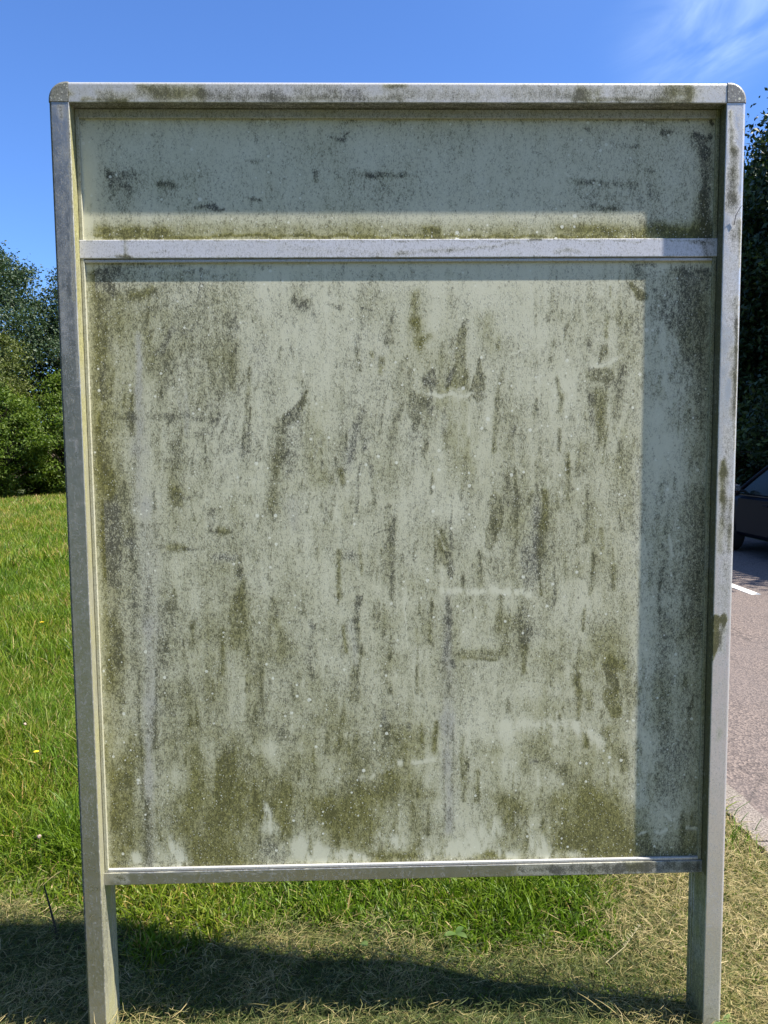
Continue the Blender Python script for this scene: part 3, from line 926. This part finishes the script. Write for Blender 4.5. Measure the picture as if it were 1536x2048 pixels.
add_patch(-2.9, 1.44, .12, 1.0, 13000, .10, .0056, 1, .85)
add_patch(-2.9, 1.44, 1.0, 1.6, 9500, .14, .0048, 11, .42)
add_patch(-3.6, 1.44, 1.6, 3.4, 6000, .17, .0052, 2, .4)
add_patch(-6.2, 1.44, 3.4, 8, 2600, .20, .0075, 3, .38, False, -.62)
add_patch(-12, 1.2, 8, 18, 800, .24, .013, 4, .35, False, -.62)
add_patch(-18, 1.2, 18, 33, 330, .28, .022, 5, .35, False, -.60)
r = np.random.default_rng(91)            # taller tufts beside the left post and by the right leg
for tx, ty, tn, th in ((-1.08, .82, 200, .20), (-1.25, .95, 160, .22), (-1.0, .95, 220, .27), (.50, .70, 150, .15), (.42, .62, 130, .15), (.36, .52, 110, .13), (.30, .68, 110, .13), (-1.35, 1.1, 200, .28), (-.3, .8, 120, .16), (1.42, 1.25, 60, .12), (1.40, .95, 60, .13), (1.3, 1.6, 60, .12)):
    x = r.normal(tx, .06, tn); y = r.normal(ty, .06, tn); V, F = blades(tn, x, y, th*r.uniform(.5, 1.1, tn), .005*r.uniform(.7, 1.3, tn), .45, int(tn+tx*100+900), .7)
    GV.append(V); GF.append(F+off); GR.append(np.repeat(np.clip(r.normal(.45, .15, tn), 0, 1), 7)); off += len(V)
g = np_obj('meadow_grass', np.concatenate(GV), np.concatenate(GF), M_GRASS, {'rnd': np.concatenate(GR)})
tag(g, 'lush bright green meadow grass left of and behind the board', 'grass', kind='stuff')
def strands(x, y, L, w, seed, lift=.03):
    r = np.random.default_rng(seed); N = len(x); z = gz(x, y)+r.uniform(0, 1, N)**1.6*lift
    a = r.uniform(0, 2*np.pi, N); cur = r.normal(0, 1.3, N); pit = r.normal(.12, .38, N); P = [np.stack([x, y, z], 1)]
    for k in range(3):
        d = np.stack([np.cos(a)*np.cos(pit), np.sin(a)*np.cos(pit), np.sin(pit)], 1); P.append(P[-1]+d*(L/3)[:, None]); a = a+cur*.5; pit = pit-r.uniform(0, .25, N)
    P = np.stack(P, 1); P[:, :, 2] = np.maximum(P[:, :, 2], gz(P[:, :, 0], P[:, :, 1])+.002)
    T = np.gradient(P, axis=1); Wv = np.cross(T, r.normal(0, 1, (N, 1, 3))+np.array([0, 0, 1.5])); Wv /= np.linalg.norm(Wv, axis=2)[..., None]+1e-9
    Wv = Wv*(w[:, None]*np.array([.7, 1, .8, .25]))[..., None]/2
    V = np.stack([P-Wv, P+Wv], 2).reshape(N, 8, 3); base = (np.arange(N)*8)[:, None, None]
    T4 = np.array([[0, 1, 3, 2], [2, 3, 5, 4], [4, 5, 7, 6]]); return V.reshape(-1, 3), (base+T4[None]).reshape(-1, 4)
HV, HF, HR = [], [], []; off = 0
for (x0, x1, y0, y1, dens, sd_) in ((-2.7, 1.47, -1.3, 1.0, 19000, 21), (.2, 1.47, 1.0, 3.2, 16000, 22), (.2, 1.47, 3.2, 9, 3000, 23)):
    r = np.random.default_rng(sd_); N = int((x1-x0)*(y1-y0)*dens); x = r.uniform(x0, x1, N); y = r.uniform(y0, y1, N)
    k_ = r.random(N) < np.clip(hay_mask(x, y)+.10, 0, 1); x, y = x[k_], y[k_]; N = len(x)
    V, F = strands(x, y, r.uniform(.018, .085, N), r.uniform(.0008, .0021, N), sd_+5, .055)
    dry = np.clip(.45+.5*smooth01((x-.3)/.9), 0, 1); tone = np.clip(r.normal(0, .25, N)+dry*.80+.05+(fbm(x*100, y*100, 22, 22, 55, 3)-.5)*.8, 0, 1)
    HV.append(V); HF.append(F+off); HR.append(np.repeat(tone, 8)); off += len(V)
tag(np_obj('cut_grass', np.concatenate(HV), np.concatenate(HF), M_HAY, {'rnd': np.concatenate(HR)}), 'dry yellowish mown grass clippings around the board posts and along the kerb', 'cut grass', kind='stuff')

# ------------------------------------------------------------------ trees
def bark(name, a, c): 
    m, b = mat(name); v = objv(b, (1, 1, .25)); n = b.noise(v, 14., 5.); out(b, pbr(b, b.mix(n, a, c), .9, 0., bump(b, n, .8, .03), .2)); return m
M_BARK = bark('brown_bark', (.035, .028, .02), (.12, .10, .075)); M_BIRCH = bark('white_birch_bark', (.10, .09, .08), (.72, .70, .66))
M_LF = [leafmat('dark_poplar_leaves', [(0, (.028, .050, .020)), (.5, (.050, .082, .034)), (.85, (.075, .11, .048)), (1, (.12, .16, .085))], .22, .48, None, .35),
        leafmat('olive_birch_leaves', [(0, (.055, .075, .014)), (.5, (.10, .125, .028)), (1, (.19, .20, .06))], .32, .5),
        leafmat('fresh_green_leaves', [(0, (.045, .085, .010)), (.5, (.095, .145, .016)), (1, (.18, .23, .035))], .35, .5),
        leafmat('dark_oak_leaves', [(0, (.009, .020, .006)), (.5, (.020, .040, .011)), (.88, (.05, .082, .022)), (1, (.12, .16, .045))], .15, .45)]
def tree_meshes(seed, H, base, Rc, nclus, nleaf, ls, lm, bk, tr=.16, flat=1., open_=.0):
    r = np.random.default_rng(seed); parts = []
    tp = [np.array([0, 0, -.2])]; n = 9
    for q in range(1, n+1): tp.append(np.array([r.normal(0, .05)*q**.5, r.normal(0, .05)*q**.5, H*.9*q/n]))
    tp = np.array(tp); parts.append(tube_arrays(tp, np.linspace(tr, .025, len(tp)), 9))
    cen = []; Hc = H-base; 
    while len(cen) < nclus:
        p = r.uniform(-1, 1, 3); d = np.linalg.norm(p)
        if d > 1 or r.random() > d**1.1+.12: continue
        t = (p[2]+1)/2; wd = (np.sin(np.pi*min(1, t*.92+.10))**.55)
        q = np.array([p[0]*Rc*wd, p[1]*Rc*wd, base+t*Hc]); lump = 1+.22*math.sin(5*math.atan2(q[1], q[0])+seed)+r.normal(0, .07)
        q[:2] *= lump; cen.append(q)
    cen = np.array(cen)
    for q in cen[::max(1, nclus//42)]:
        zb = max(.25, min(H*.8, q[2]*r.uniform(.45, .8))); k_ = zb/(H*.9)*n; i0 = min(int(k_)+1, n-1); s = tp[i0].copy(); s[2] = zb
        mid = (s+q)/2+np.array([0, 0, .12*np.linalg.norm(q-s)])+r.normal(0, .08, 3); rd = .05*(1-zb/H)+.012
        parts.append(tube_arrays(np.array([s, (s*.6+mid*.4), mid, (mid+q)/2, q]), [rd, rd*.8, rd*.6, rd*.4, rd*.15], 5))
    TV, TF = join(parts)
    per = nleaf//nclus; C = np.repeat(cen, per, 0); N = len(C); sc = np.repeat(r.uniform(.6, 1.35, nclus), per)
    P = C+r.normal(0, 1, (N, 3))*np.array([1, 1, .62*flat])*(Rc*.105*sc)[:, None]
    u = r.normal(0, 1, (N, 3)); u /= np.linalg.norm(u, axis=1)[:, None]; w = np.cross(u, r.normal(0, 1, (N, 3))+np.array([0, 0, .8])); w /= np.linalg.norm(w, axis=1)[:, None]; nn = np.cross(u, w)
    s = (ls*r.uniform(.55, 1.25, N))[:, None]
    V = np.stack([P-u*s, P-w*s*.55+nn*s*.15, P+u*s, P+w*s*.55+nn*s*.15], 1).reshape(-1, 3); F = (np.arange(N)*4)[:, None]+np.arange(4)[None]
    tone = np.clip(np.repeat(r.normal(.45, .16, nclus), per)+r.normal(0, .16, N), 0, 1)
    return np_mesh('crown', V, F, lm, {'rnd': np.repeat(tone, 4)}), np_mesh('trunk', TV, TF, bk, smooth=True)
KIND = {
 'poplar': [tree_meshes(s, 10, 1.6, 3.0, 460, 73600, .060, M_LF[0], M_BARK, .2) for s in (1, 2)],
 'birch': [tree_meshes(s, 7, 1.2, 1.9, 200, 24000, .055, M_LF[1], M_BIRCH, .09) for s in (3,)],
 'bush': [tree_meshes(s, 4, .12, 1.7, 150, 20000, .055, M_LF[2], M_BARK, .06) for s in (4, 5)],
 'shrub': [tree_meshes(s, 4, .08, 2.0, 200, 30000, .06, M_LF[3], M_BARK, .06) for s in (8, 9)],
 'oak': [tree_meshes(s, 9, 1.2, 3.1, 420, 96600, .068, M_LF[3], M_BARK, .22) for s in (6, 7)]}
def tree(kind, var, x, y, h, rot, sx, name, label, cat, group):
    h0 = {'poplar': 10, 'birch': 7, 'bush': 4, 'oak': 9, 'shrub': 4}[kind]; cr, tr = KIND[kind][var]
    e = empty(name, (x, y, float(gz(x, y)))); e.rotation_euler = (0, 0, rot); k = h/h0; e.scale = (k*sx, k*sx, k)
    link(bpy.data.objects.new('crown', cr), e); link(bpy.data.objects.new('trunk', tr), e)
    return tag(e, label, cat, group)
GL = 'trees along the far edge of the meadow'
LT = [  # kind, var, x, y, h, rot, sx, name, label
 ('poplar', 0, -16.4, 32, 11.4, .3, 1.0, 'broadleaf_tree', 'tallest dark green tree of the wood edge, at the left margin', 'tree'),
 ('poplar', 1, -12.0, 33, 10.6, 2.2, 1.0, 'broadleaf_tree', 'dark green tree whose crown tip stands just left of the board', 'tree'),
 ('poplar', 0, -7.5, 35, 9.5, 4.1, 1.0, 'broadleaf_tree', None, 'tree'),
 ('poplar', 1, -2.5, 37, 9.5, 5.5, 1.0, 'broadleaf_tree', None, 'tree'),
 ('poplar', 0, 2.0, 40, 10, 1.5, 1.0, 'broadleaf_tree', None, 'tree'),
 ('poplar', 1, -21, 31, 10.5, 3., 1.05, 'broadleaf_tree', 'dark green tree just outside the left margin', 'tree'),
 ('poplar', 1, -26, 28, 10., 1., 1.05, 'broadleaf_tree', 'dark green tree farthest left, outside the left margin', 'tree'),
 ('birch', 0, -14.6, 27.6, 7.2, .6, 1.05, 'birch_tree', 'olive green birch with thin white trunk in front of the dark trees', 'tree'),
 ('birch', 0, -10.0, 31, 6.4, 2.9, 1.1, 'birch_tree', None, 'tree'),
 ('birch', 0, -19.5, 27, 6.8, 4.9, 1.1, 'birch_tree', 'olive green birch just outside the left margin', 'tree'),
 ('bush', 0, -13.3, 26.2, 4.3, .2, 1.0, 'young_tree', 'low bright green young tree at the meadow edge, farthest left', 'tree'),
 ('bush', 1, -11.6, 27.6, 4.6, 1.7, 1.0, 'young_tree', 'low fresh green young tree touching the left post in the picture', 'tree'),
 ('bush', 0, -9.0, 29.6, 4.2, 3.3, 1.05, 'young_tree', None, 'tree'),
 ('bush', 1, -16.4, 25.6, 4.0, 5.0, 1.1, 'young_tree', 'low green young tree just outside the left margin', 'tree'),
 ('bush', 0, -6.0, 31.5, 4.0, 2.0, 1.1, 'young_tree', None, 'tree'),
 ('bush', 1, -15.4, 29.6, 3.2, 4.0, 1.5, 'undergrowth_shrub', 'low shadowy shrub under the dark trees, left one of three', 'shrub'),
 ('bush', 0, -14.1, 31.2, 3.0, 1.0, 1.5, 'undergrowth_shrub', 'low shadowy shrub under the dark trees, middle one of three', 'shrub'),
 ('bush', 0, -12.9, 30.6, 3.2, 5.2, 1.5, 'undergrowth_shrub', 'low shadowy shrub under the dark trees, right one of three', 'shrub'),
]
 
HID = {'broadleaf_tree': 'dark green broadleaf tree in the wood edge, mostly hidden behind the board',
       'birch_tree': 'olive green birch in the wood edge, mostly hidden behind the board',
       'young_tree': 'low green young tree at the meadow edge, mostly hidden behind the board'}
for kd, va, x, y, h, ro, sx, nm, lb, ct in LT: tree(kd, va, x, y, h, ro, sx, nm, lb or HID[nm], ct, GL)
GR_ = 'dark trees along the far side of the road'
RT = [(10.95, 15.8, 10.3, 1.2, .92, 'tall dark leafy tree whose crown rises right of the board'),
 (11.6, 12.3, 9.0, 0., 1.05, 'dark roadside tree just beyond the nose of the parked car'),
 (11.5, 9.8, 8.1, 2., 1.1, 'dark roadside tree whose trunk stands beside the parked car'),
 (11.5, 7.3, 8.1, 4., 1.1, 'dark roadside tree beside the rear of the parked car'),
 (11.5, 4.9, 8.1, 1., 1.1, 'dark roadside tree nearest the camera, outside the right margin'),
 (10.9, 19.5, 9.4, 5., 1., 'dark roadside tree next beyond the tall one'), (10.4, 24, 9.5, 3., 1., 'dark roadside tree second beyond the tall one'),
 (10.2, 29, 9.5, 2., 1., 'dark roadside tree farthest along the road'), (17, 14, 10.0, 2.2, 1., 'dark tree in the second row behind the car'),
 (16, 9, 10, 2.9, 1., 'dark second row tree nearest the camera'), (17.5, 20, 10, .4, 1., 'dark second row tree farthest along the road')]
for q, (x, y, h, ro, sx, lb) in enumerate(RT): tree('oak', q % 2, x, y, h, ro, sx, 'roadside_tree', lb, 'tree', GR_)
for q, (x, y, h, ro, lb) in enumerate([(9.0, 12.6, 3.8, 0, 'low dark shrub beyond the nose of the parked car'), (9.2, 15.2, 4.4, 1, 'low dark shrub second beyond the parked car'), (9.4, 10, 3.2, 2, 'low dark shrub behind the front of the parked car'),
    (8.9, 18, 4.4, 3, 'low dark shrub third beyond the parked car'), (9.5, 7.6, 3.0, 4, 'low dark shrub behind the rear of the parked car'), (8.7, 21.5, 4.6, 5, 'low dark shrub fourth beyond the parked car'),
    (10.9, 13.6, 5, 6, 'taller dark shrub in the second row near the car'), (10.6, 17, 5, 1.5, 'taller dark shrub in the second row farther from the car'), (8.6, 25.5, 4.5, .5, 'low dark shrub fifth beyond the parked car'), (8.7, 30, 4.5, 2.5, 'low dark shrub sixth beyond the parked car'), (8.8, 35, 5., 1.5, 'low dark shrub farthest along the road'), (11, 22, 5, 3.5, 'taller dark shrub farthest back in the second row'), (11.5, 10.5, 4, 3.5, 'dark second row shrub directly behind the parked car')]):
    tree('shrub', q % 2, x, y, h, ro, 1.1, 'roadside_shrub', lb, 'shrub', 'shrubs under the roadside trees')
for q, x in enumerate((-15, -10.5, -6, -1.5, 3., 7.5)):        # unseen row added behind the viewpoint to cut skylight and darken reflections in the board
    tree('poplar', q % 2, x, -13.5-(q % 3)*.9, 9.5+(q % 2), q*1.3, 1.1, 'broadleaf_tree', ('first', 'second', 'third', 'fourth', 'fifth', 'sixth')[q]+' added broadleaf tree, from the field side, of the unseen row behind the viewpoint', 'tree', 'unseen trees added behind the viewpoint to cut skylight')

# ------------------------------------------------------------------ parked car (heading away along the road)
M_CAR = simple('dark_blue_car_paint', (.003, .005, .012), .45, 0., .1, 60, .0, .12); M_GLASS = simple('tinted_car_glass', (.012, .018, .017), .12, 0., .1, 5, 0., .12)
M_TYRE = simple('tyre_rubber', (.02, .02, .02), .85); M_RIM = simple('alloy_rim', (.45, .46, .48), .3, .9); M_BLK = simple('black_trim', (.015, .015, .016), .5)
M_RED = simple('red_lamp_glass', (.35, .01, .01), .15); M_LAMP = simple('clear_lamp_glass', (.6, .62, .65), .08); M_SILV = simple('silver_trim', (.7, .7, .72), .22, .9)
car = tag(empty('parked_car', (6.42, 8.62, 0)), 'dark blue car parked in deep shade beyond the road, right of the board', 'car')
# local frame: x across (left flank at -.88), y along (front +), z up
LN = np.array([-2.15, -2.05, -1.75, -1.3, -.8, -.2, .4, .9, 1.3, 1.7, 2.0, 2.12])
top = np.interp(LN, [-2.15, -2.05, -1.75, .7, 1.0, 1.7, 2.0, 2.12], [.62, .86, .93, .93, .92, .80, .66, .50])
wid = np.interp(LN, [-2.15, -2.0, -1.6, 1.3, 1.9, 2.12], [.66, .80, .88, .88, .78, .55]); bot = np.interp(LN, [-2.15, -1.9, 1.9, 2.12], [.36, .24, .22, .32])
prof = [(0, 1.), (.7, 1.), (.90, .97), (.965, .86), (1., .62), (1., .38), (.97, .15), (.90, .03), (.7, 0), (0, 0)]
P = []
for l, t, w, bo in zip(LN, top, wid, bot):
    ring = [(w*a, l, bo+(t-bo)*z) for a, z in prof]; ring += [(-p[0], p[1], p[2]) for p in ring[::-1][1:-1]]; P.append(ring)
P = np.array(P); nL, nR = P.shape[:2]
i, j = np.meshgrid(np.arange(nL-1), np.arange(nR), indexing='ij'); F = np.stack([i*nR+j, i*nR+(j+1) % nR, (i+1)*nR+(j+1) % nR, (i+1)*nR+j], -1).reshape(-1, 4)
bm = bmesh.new(); vv = [bm.verts.new(p) for p in P.reshape(-1, 3)]
for f in F: bm.faces.new([vv[q] for q in f])
bm.faces.new(vv[:nR]); bm.faces.new(vv[-nR:][::-1])
body = bm_obj('body', bm, M_CAR, car, True, sub=1)
# cabin: pillars and roof as a frame, glass panes set in
def quadpane(name, pts, m, par, th=.012):
    bm = bmesh.new(); v = [bm.verts.new(p) for p in pts]; f = bm.faces.new(v); bm.normal_update()
    r_ = bmesh.ops.extrude_face_region(bm, geom=[f]); nrm = f.normal.copy()
    for g_ in r_['geom']:
        if isinstance(g_, bmesh.types.BMVert): g_.co -= nrm*th
    return bm_obj(name, bm, m, par)
SIDE_B = [(-1.95, .90), (1.02, .90)]; SIDE_T = [(-1.62, 1.40), (.22, 1.43)]
def cw(z): return .84-(z-.9)*.36
bm = bmesh.new()                      # roof slab
rp = [(-1.66, 1.40), (-1.2, 1.47), (-.5, 1.50), (.0, 1.475), (.26, 1.41)]
ra = [[bm.verts.new((s*(cw(z)-.0)*q, l, z+(1-q*q)*.03)) for q in (1, .6, 0)] for (l, z) in rp for s in (-1,)]
rb = [[bm.verts.new((cw(z)*q, l, z+(1-q*q)*.03)) for q in (.6, 1)] for (l, z) in rp]
rows = [a+c for a, c in zip(ra, rb)]
for a, c in zip(rows, rows[1:]):
    for q in range(4): bm.faces.new((a[q], a[q+1], c[q+1], c[q]))
o = bm_obj('roof', bm, M_CAR, car, True); q = o.modifiers.new('s', 'SOLIDIFY'); q.thickness = .035
def pillar(name, a, c, r0=.028):
    V, F = tube_arrays(np.array([a, (np.array(a)+np.array(c))/2+np.array([0, 0, .01]), c]), [r0*1.25, r0, r0], 8); np_obj(name, V, F, M_CAR, None, car, True)
for s in (-1, 1):
    for (lb_, lt) in ((1.04, .24), (-.05, -.18), (-1.05, -1.0), (-1.92, -1.62)):
        pillar('pillar', (s*cw(.9), lb_, .9), (s*cw(1.42), lt, 1.42))
    for (b0, b1, t0, t1) in ((.95, 0., .22, -.13), (-.1, -1.0, -.2, -.97), (-1.1, -1.86, -1.03, -1.6)):
        quadpane('side_window', [(s*(cw(.91)-.01), b0, .91), (s*(cw(.91)-.01), b1, .91), (s*(cw(1.41)-.01), t1, 1.405), (s*(cw(1.41)-.01), t0, 1.405)], M_GLASS, car)
    for (d0, d1) in ((.88, -.08), (-.10, -1.08)):
        dr = quadpane('door', [(s*.884, d0, .34), (s*.884, d1, .34), (s*.872, d1, .84), (s*.872, d0-.0, .84)], M_CAR, car, .02)
        bm = bmesh.new(); add_box(bm, s*.893-.012, s*.893+.012, d1+.08, d1+.24, .755, .785); bm_obj('handle', bm, M_CAR, dr, bevel=.006)
        bm = bmesh.new(); add_box(bm, s*.858-.006, s*.858+.006, d1, d0, .885, .90); bm_obj('window_trim', bm, M_BLK, dr)
    bm = bmesh.new(); bmesh.ops.create_uvsphere(bm, u_segments=14, v_segments=10, radius=1)
    for v_ in bm.verts: v_.co = Vector((s*1.0+v_.co.x*.10, .80+v_.co.y*(.055 if v_.co.y < 0 else .10), 1.0+v_.co.z*.068))
    mr = bm_obj('wing_mirror', bm, M_CAR, car, True)
    bm = bmesh.new(); add_box(bm, min(s*.82, s*.95), max(s*.82, s*.95), .80, .85, .93, .965); bm_obj('mirror_arm', bm, M_BLK, mr, bevel=.008)
    bm = bmesh.new(); add_box(bm, s*1.0-.075, s*1.0+.075, .742, .75, .955, 1.045); bm_obj('mirror_glass', bm, M_SILV, mr, bevel=.004)
    bm = bmesh.new(); add_box(bm, s*.60-.14, s*.60+.14, 1.92, 2.06, .56, .68); bm_obj('headlight', bm, M_LAMP, car, bevel=.03)
    bm = bmesh.new(); add_box(bm, s*.70-.10, s*.70+.10, -2.13, -1.98, .66, .84); bm_obj('tail_light', bm, M_RED, car, bevel=.02)
    for wl in (1.32, -1.28):
        bm = bmesh.new(); bmesh.ops.create_cone(bm, cap_ends=True, segments=32, radius1=.315, radius2=.315, depth=.20, matrix=Matrix.Translation((s*.79, wl, .315)) @ Matrix.Rotation(math.pi/2, 4, 'Y'))
        wh_ = bm_obj('wheel', bm, M_TYRE, car, bevel=.02)
        bm = bmesh.new(); bmesh.ops.create_cone(bm, cap_ends=True, segments=24, radius1=.055, radius2=.055, depth=.03, matrix=Matrix.Translation((s*.895, wl, .315)) @ Matrix.Rotation(math.pi/2, 4, 'Y'))
        for q in range(10):
            a = q*math.pi/5; c_, s__ = math.cos(a), math.sin(a)
            vs_ = [bm.verts.new((s*.897, wl+c_*rr_-s__*hw_, .315+s__*rr_+c_*hw_)) for rr_, hw_ in ((.04, -.018), (.205, -.012), (.205, .012), (.04, .018))]; f = bm.faces.new(vs_)
        for q in range(24):
            a0, a1 = q*math.pi/12, (q+1)*math.pi/12
            bm.faces.new([bm.verts.new((s*.896, wl+math.cos(a)*rr_, .315+math.sin(a)*rr_)) for a, rr_ in ((a0, .195), (a1, .195), (a1, .225), (a0, .225))])
        bm_obj('rim', bm, M_RIM, wh_)
quadpane('windscreen', [(-.78, 1.06, .93), (.78, 1.06, .93), (.62, .27, 1.41), (-.62, .27, 1.41)], M_GLASS, car)
quadpane('rear_window', [(.76, -1.94, .93), (-.76, -1.94, .93), (-.60, -1.67, 1.39), (.60, -1.67, 1.39)], M_GLASS, car)
bm = bmesh.new(); add_box(bm, -.8, .8, -2.2, -2.05, .36, .56); bm_obj('bumper', bm, M_CAR, car, bevel=.04)

# ------------------------------------------------------------------ small plants and litter
M_YEL = simple('yellow_petals', (.85, .62, .02), .6); M_PINK = simple('faded_clover', (.42, .30, .24), .8); M_STEM = simple('green_stem', (.09, .16, .03), .6)
M_TWIG = simple('dark_twig', (.035, .028, .02), .8); M_STRAW = simple('pale_straw', (.33, .29, .16), .8); M_BROAD = leafmat('broad_leaf', [(0, (.07, .13, .025)), (1, (.15, .22, .06))], .35, .45)
def flower(name, px, py, hgt, m, rad, label, cat, group, ball=False):
    p = on_ground(px, py, hgt); x, y = p[0], p[1]; z0 = float(gz(x, y)); e = empty(name, (x, y, z0)); hz = hgt-z0
    V, F = tube_arrays([(0, .004, 0), (.004, .0, hz*.5), (0, 0, hz)], [.0016, .0014, .0012], 5); np_obj('stem', V, F, M_STEM, None, e, True)
    bm = bmesh.new()
    if ball:
        bmesh.ops.create_icosphere(bm, subdivisions=2, radius=rad)
        for v_ in bm.verts: v_.co = v_.co*random.uniform(.75, 1.15)+Vector((0, 0, hz))
    else:
        for ring_, rr_, tilt in ((16, 1., .25), (13, .75, .5), (9, .5, .9)):
            for q in range(ring_):
                a = q*2*math.pi/ring_+ring_; d = Vector((math.cos(a), math.sin(a), tilt)).normalized()*rad*rr_; w_ = Vector((-math.sin(a), math.cos(a), 0))*rad*.14
                c_ = Vector((0, 0, hz)); bm.faces.new([bm.verts.new(c_-w_*.4), bm.verts.new(c_+d-w_), bm.verts.new(c_+d+w_), bm.verts.new(c_+w_*.4)])
    bm_obj('flower_head', bm, m, e); tag(e, label, cat, group)
flower('dandelion', 73, 1504, .16, M_YEL, .013, 'yellow dandelion flower nearest the board, low in the left meadow', 'flower', 'yellow flowers in the meadow')
flower('dandelion', 84, 1245, .16, M_YEL, .018, 'yellow dandelion flower farther back in the left meadow', 'flower', 'yellow flowers in the meadow')
flower('clover_flower', 50, 1448, .17, M_PINK, .008, 'faded pinkish clover head above the yellow dandelion', 'flower', 'faded clover heads', True)
flower('clover_flower', 78, 1673, .15, M_PINK, .008, 'faded pale clover head low in the grass near the left post', 'flower', 'faded clover heads', True)
def leafshape(bm, base, d, up, L, w):
    d = Vector(d).normalized(); s_ = d.cross(Vector(up)).normalized(); n_l = 7; prev = None
    for q in range(n_l+1):
        t = q/n_l; ww = w*math.sin(math.pi*min(1, .08+t*.92))**.7; c_ = Vector(base)+d*L*t+Vector(up)*L*(.35*t-.45*t*t)
        row = [bm.verts.new(c_-s_*ww+Vector(up)*ww*.25), bm.verts.new(c_), bm.verts.new(c_+s_*ww+Vector(up)*ww*.25)]
        if prev: bm.faces.new((prev[0], prev[1], row[1], row[0])); bm.faces.new((prev[1], prev[2], row[2], row[1]))
        prev = row
def weed(px, py, n, L, w, label, h=.03, group='broad leaved weeds in the grass'):
    p = on_ground(px, py, h); e = empty('broadleaf_weed', (p[0], p[1], float(gz(p[0], p[1]))))
    for q in range(n):
        a = q*2.4+px; bm = bmesh.new(); leafshape(bm, (0, 0, h), (math.cos(a), math.sin(a)-.3, .25), (0, -.25, 1), L*random.uniform(.7, 1.1), w*random.uniform(.8, 1.1))
        o = bm_obj('leaf', bm, M_BROAD, e, True); at = o.data.attributes.new('rnd', 'FLOAT', 'POINT'); at.data.foreach_set('value', [random.random()]*len(o.data.vertices))
    tag(e, label, 'weed', group)
weed(722, 1880, 1, .035, .012, 'round leaved weed in mown grass below the centre of the board', .05)
weed(912, 1862, 3, .05, .009, 'pale leaved weed below the board, right of the round leaved one', .06)
weed(1486, 1574, 5, .05, .012, 'small green weed growing in the joint between kerb and road', .01)
weed(1446, 2030, 3, .05, .007, 'green leafed weed at the foot of the right post', .04)
def stalk(name, pts, r0, m, label, cat, group=None, seeds=0):
    p0 = pts[0]; e0 = np.array(p0); V, F = tube_arrays(np.array(pts), np.linspace(r0, r0*.45, len(pts)), 6); parts = [(V, F)]
    if seeds:
        a, c_ = np.array(pts[-2]), np.array(pts[-1])
        for q in range(seeds):
            t = q/seeds; s_ = a+(c_-a)*t; d = np.array([random.uniform(-1, 1), random.uniform(-1, 1), random.uniform(.2, 1.2)])*.007
            parts.append(tube_arrays(np.array([s_, s_+d*.5, s_+d*1.4]), [.0008, .0016, .0004], 5))
    V, F = join(parts); V = V-e0
    o = np_obj(name, V, F, m, None, None, True); o.location = tuple(e0); return tag(o, label, cat, group)
g0 = on_ground(116, 1885); stalk('twig', [(g0[0], g0[1], .0), tuple(on_plane(108, 1845, g0[1]+.01)), tuple(on_plane(96, 1800, g0[1]+.02)), tuple(on_plane(88, 1770, g0[1]+.02))], .0045, M_TWIG, 'thin dark broken twig standing in cut grass left of the left post', 'twig')
g0 = on_ground(1212, 1925, .03); g1_ = on_ground(1250, 1893, .06); g2_ = on_ground(1280, 1850, .07)
stalk('seed_head', [tuple(g0), tuple((g0+g1_)/2), tuple(g1_), tuple(g2_)], .0016, M_STRAW, 'pale grass seed head lying on the clippings near the right leg', 'grass stalk', None, 26)
stalk('dry_stem', [tuple(on_plane(1468, 450, -.002)), tuple(on_plane(1472, 430, -.004)), tuple(on_plane(1480, 416, -.008)), tuple(on_plane(1484, 411, -.014))], .0010, M_TWIG, 'thin dark fibre stuck to the upper part of the right post', 'plant fibre')
for q, (a, c_, d_, lb) in enumerate((((1459, 1648), (1475, 1618), (1500, 1602), 'dark grass blade arching over the kerb, nearest the right post'), ((1478, 1650), (1487, 1636), (1497, 1624), 'short upright grass blade against the kerb, between two others'), ((1508, 1665), (1515, 1650), (1524, 1636), 'straight dark grass blade against the kerb at the right margin'))):
    p = on_ground(*a); stalk('grass_blade', [tuple(p), tuple(on_plane(*c_, p[1])), tuple(on_plane(*d_, p[1]+.01))], .0022, M_STEM, lb, 'grass blade', 'grass blades standing at the kerb')
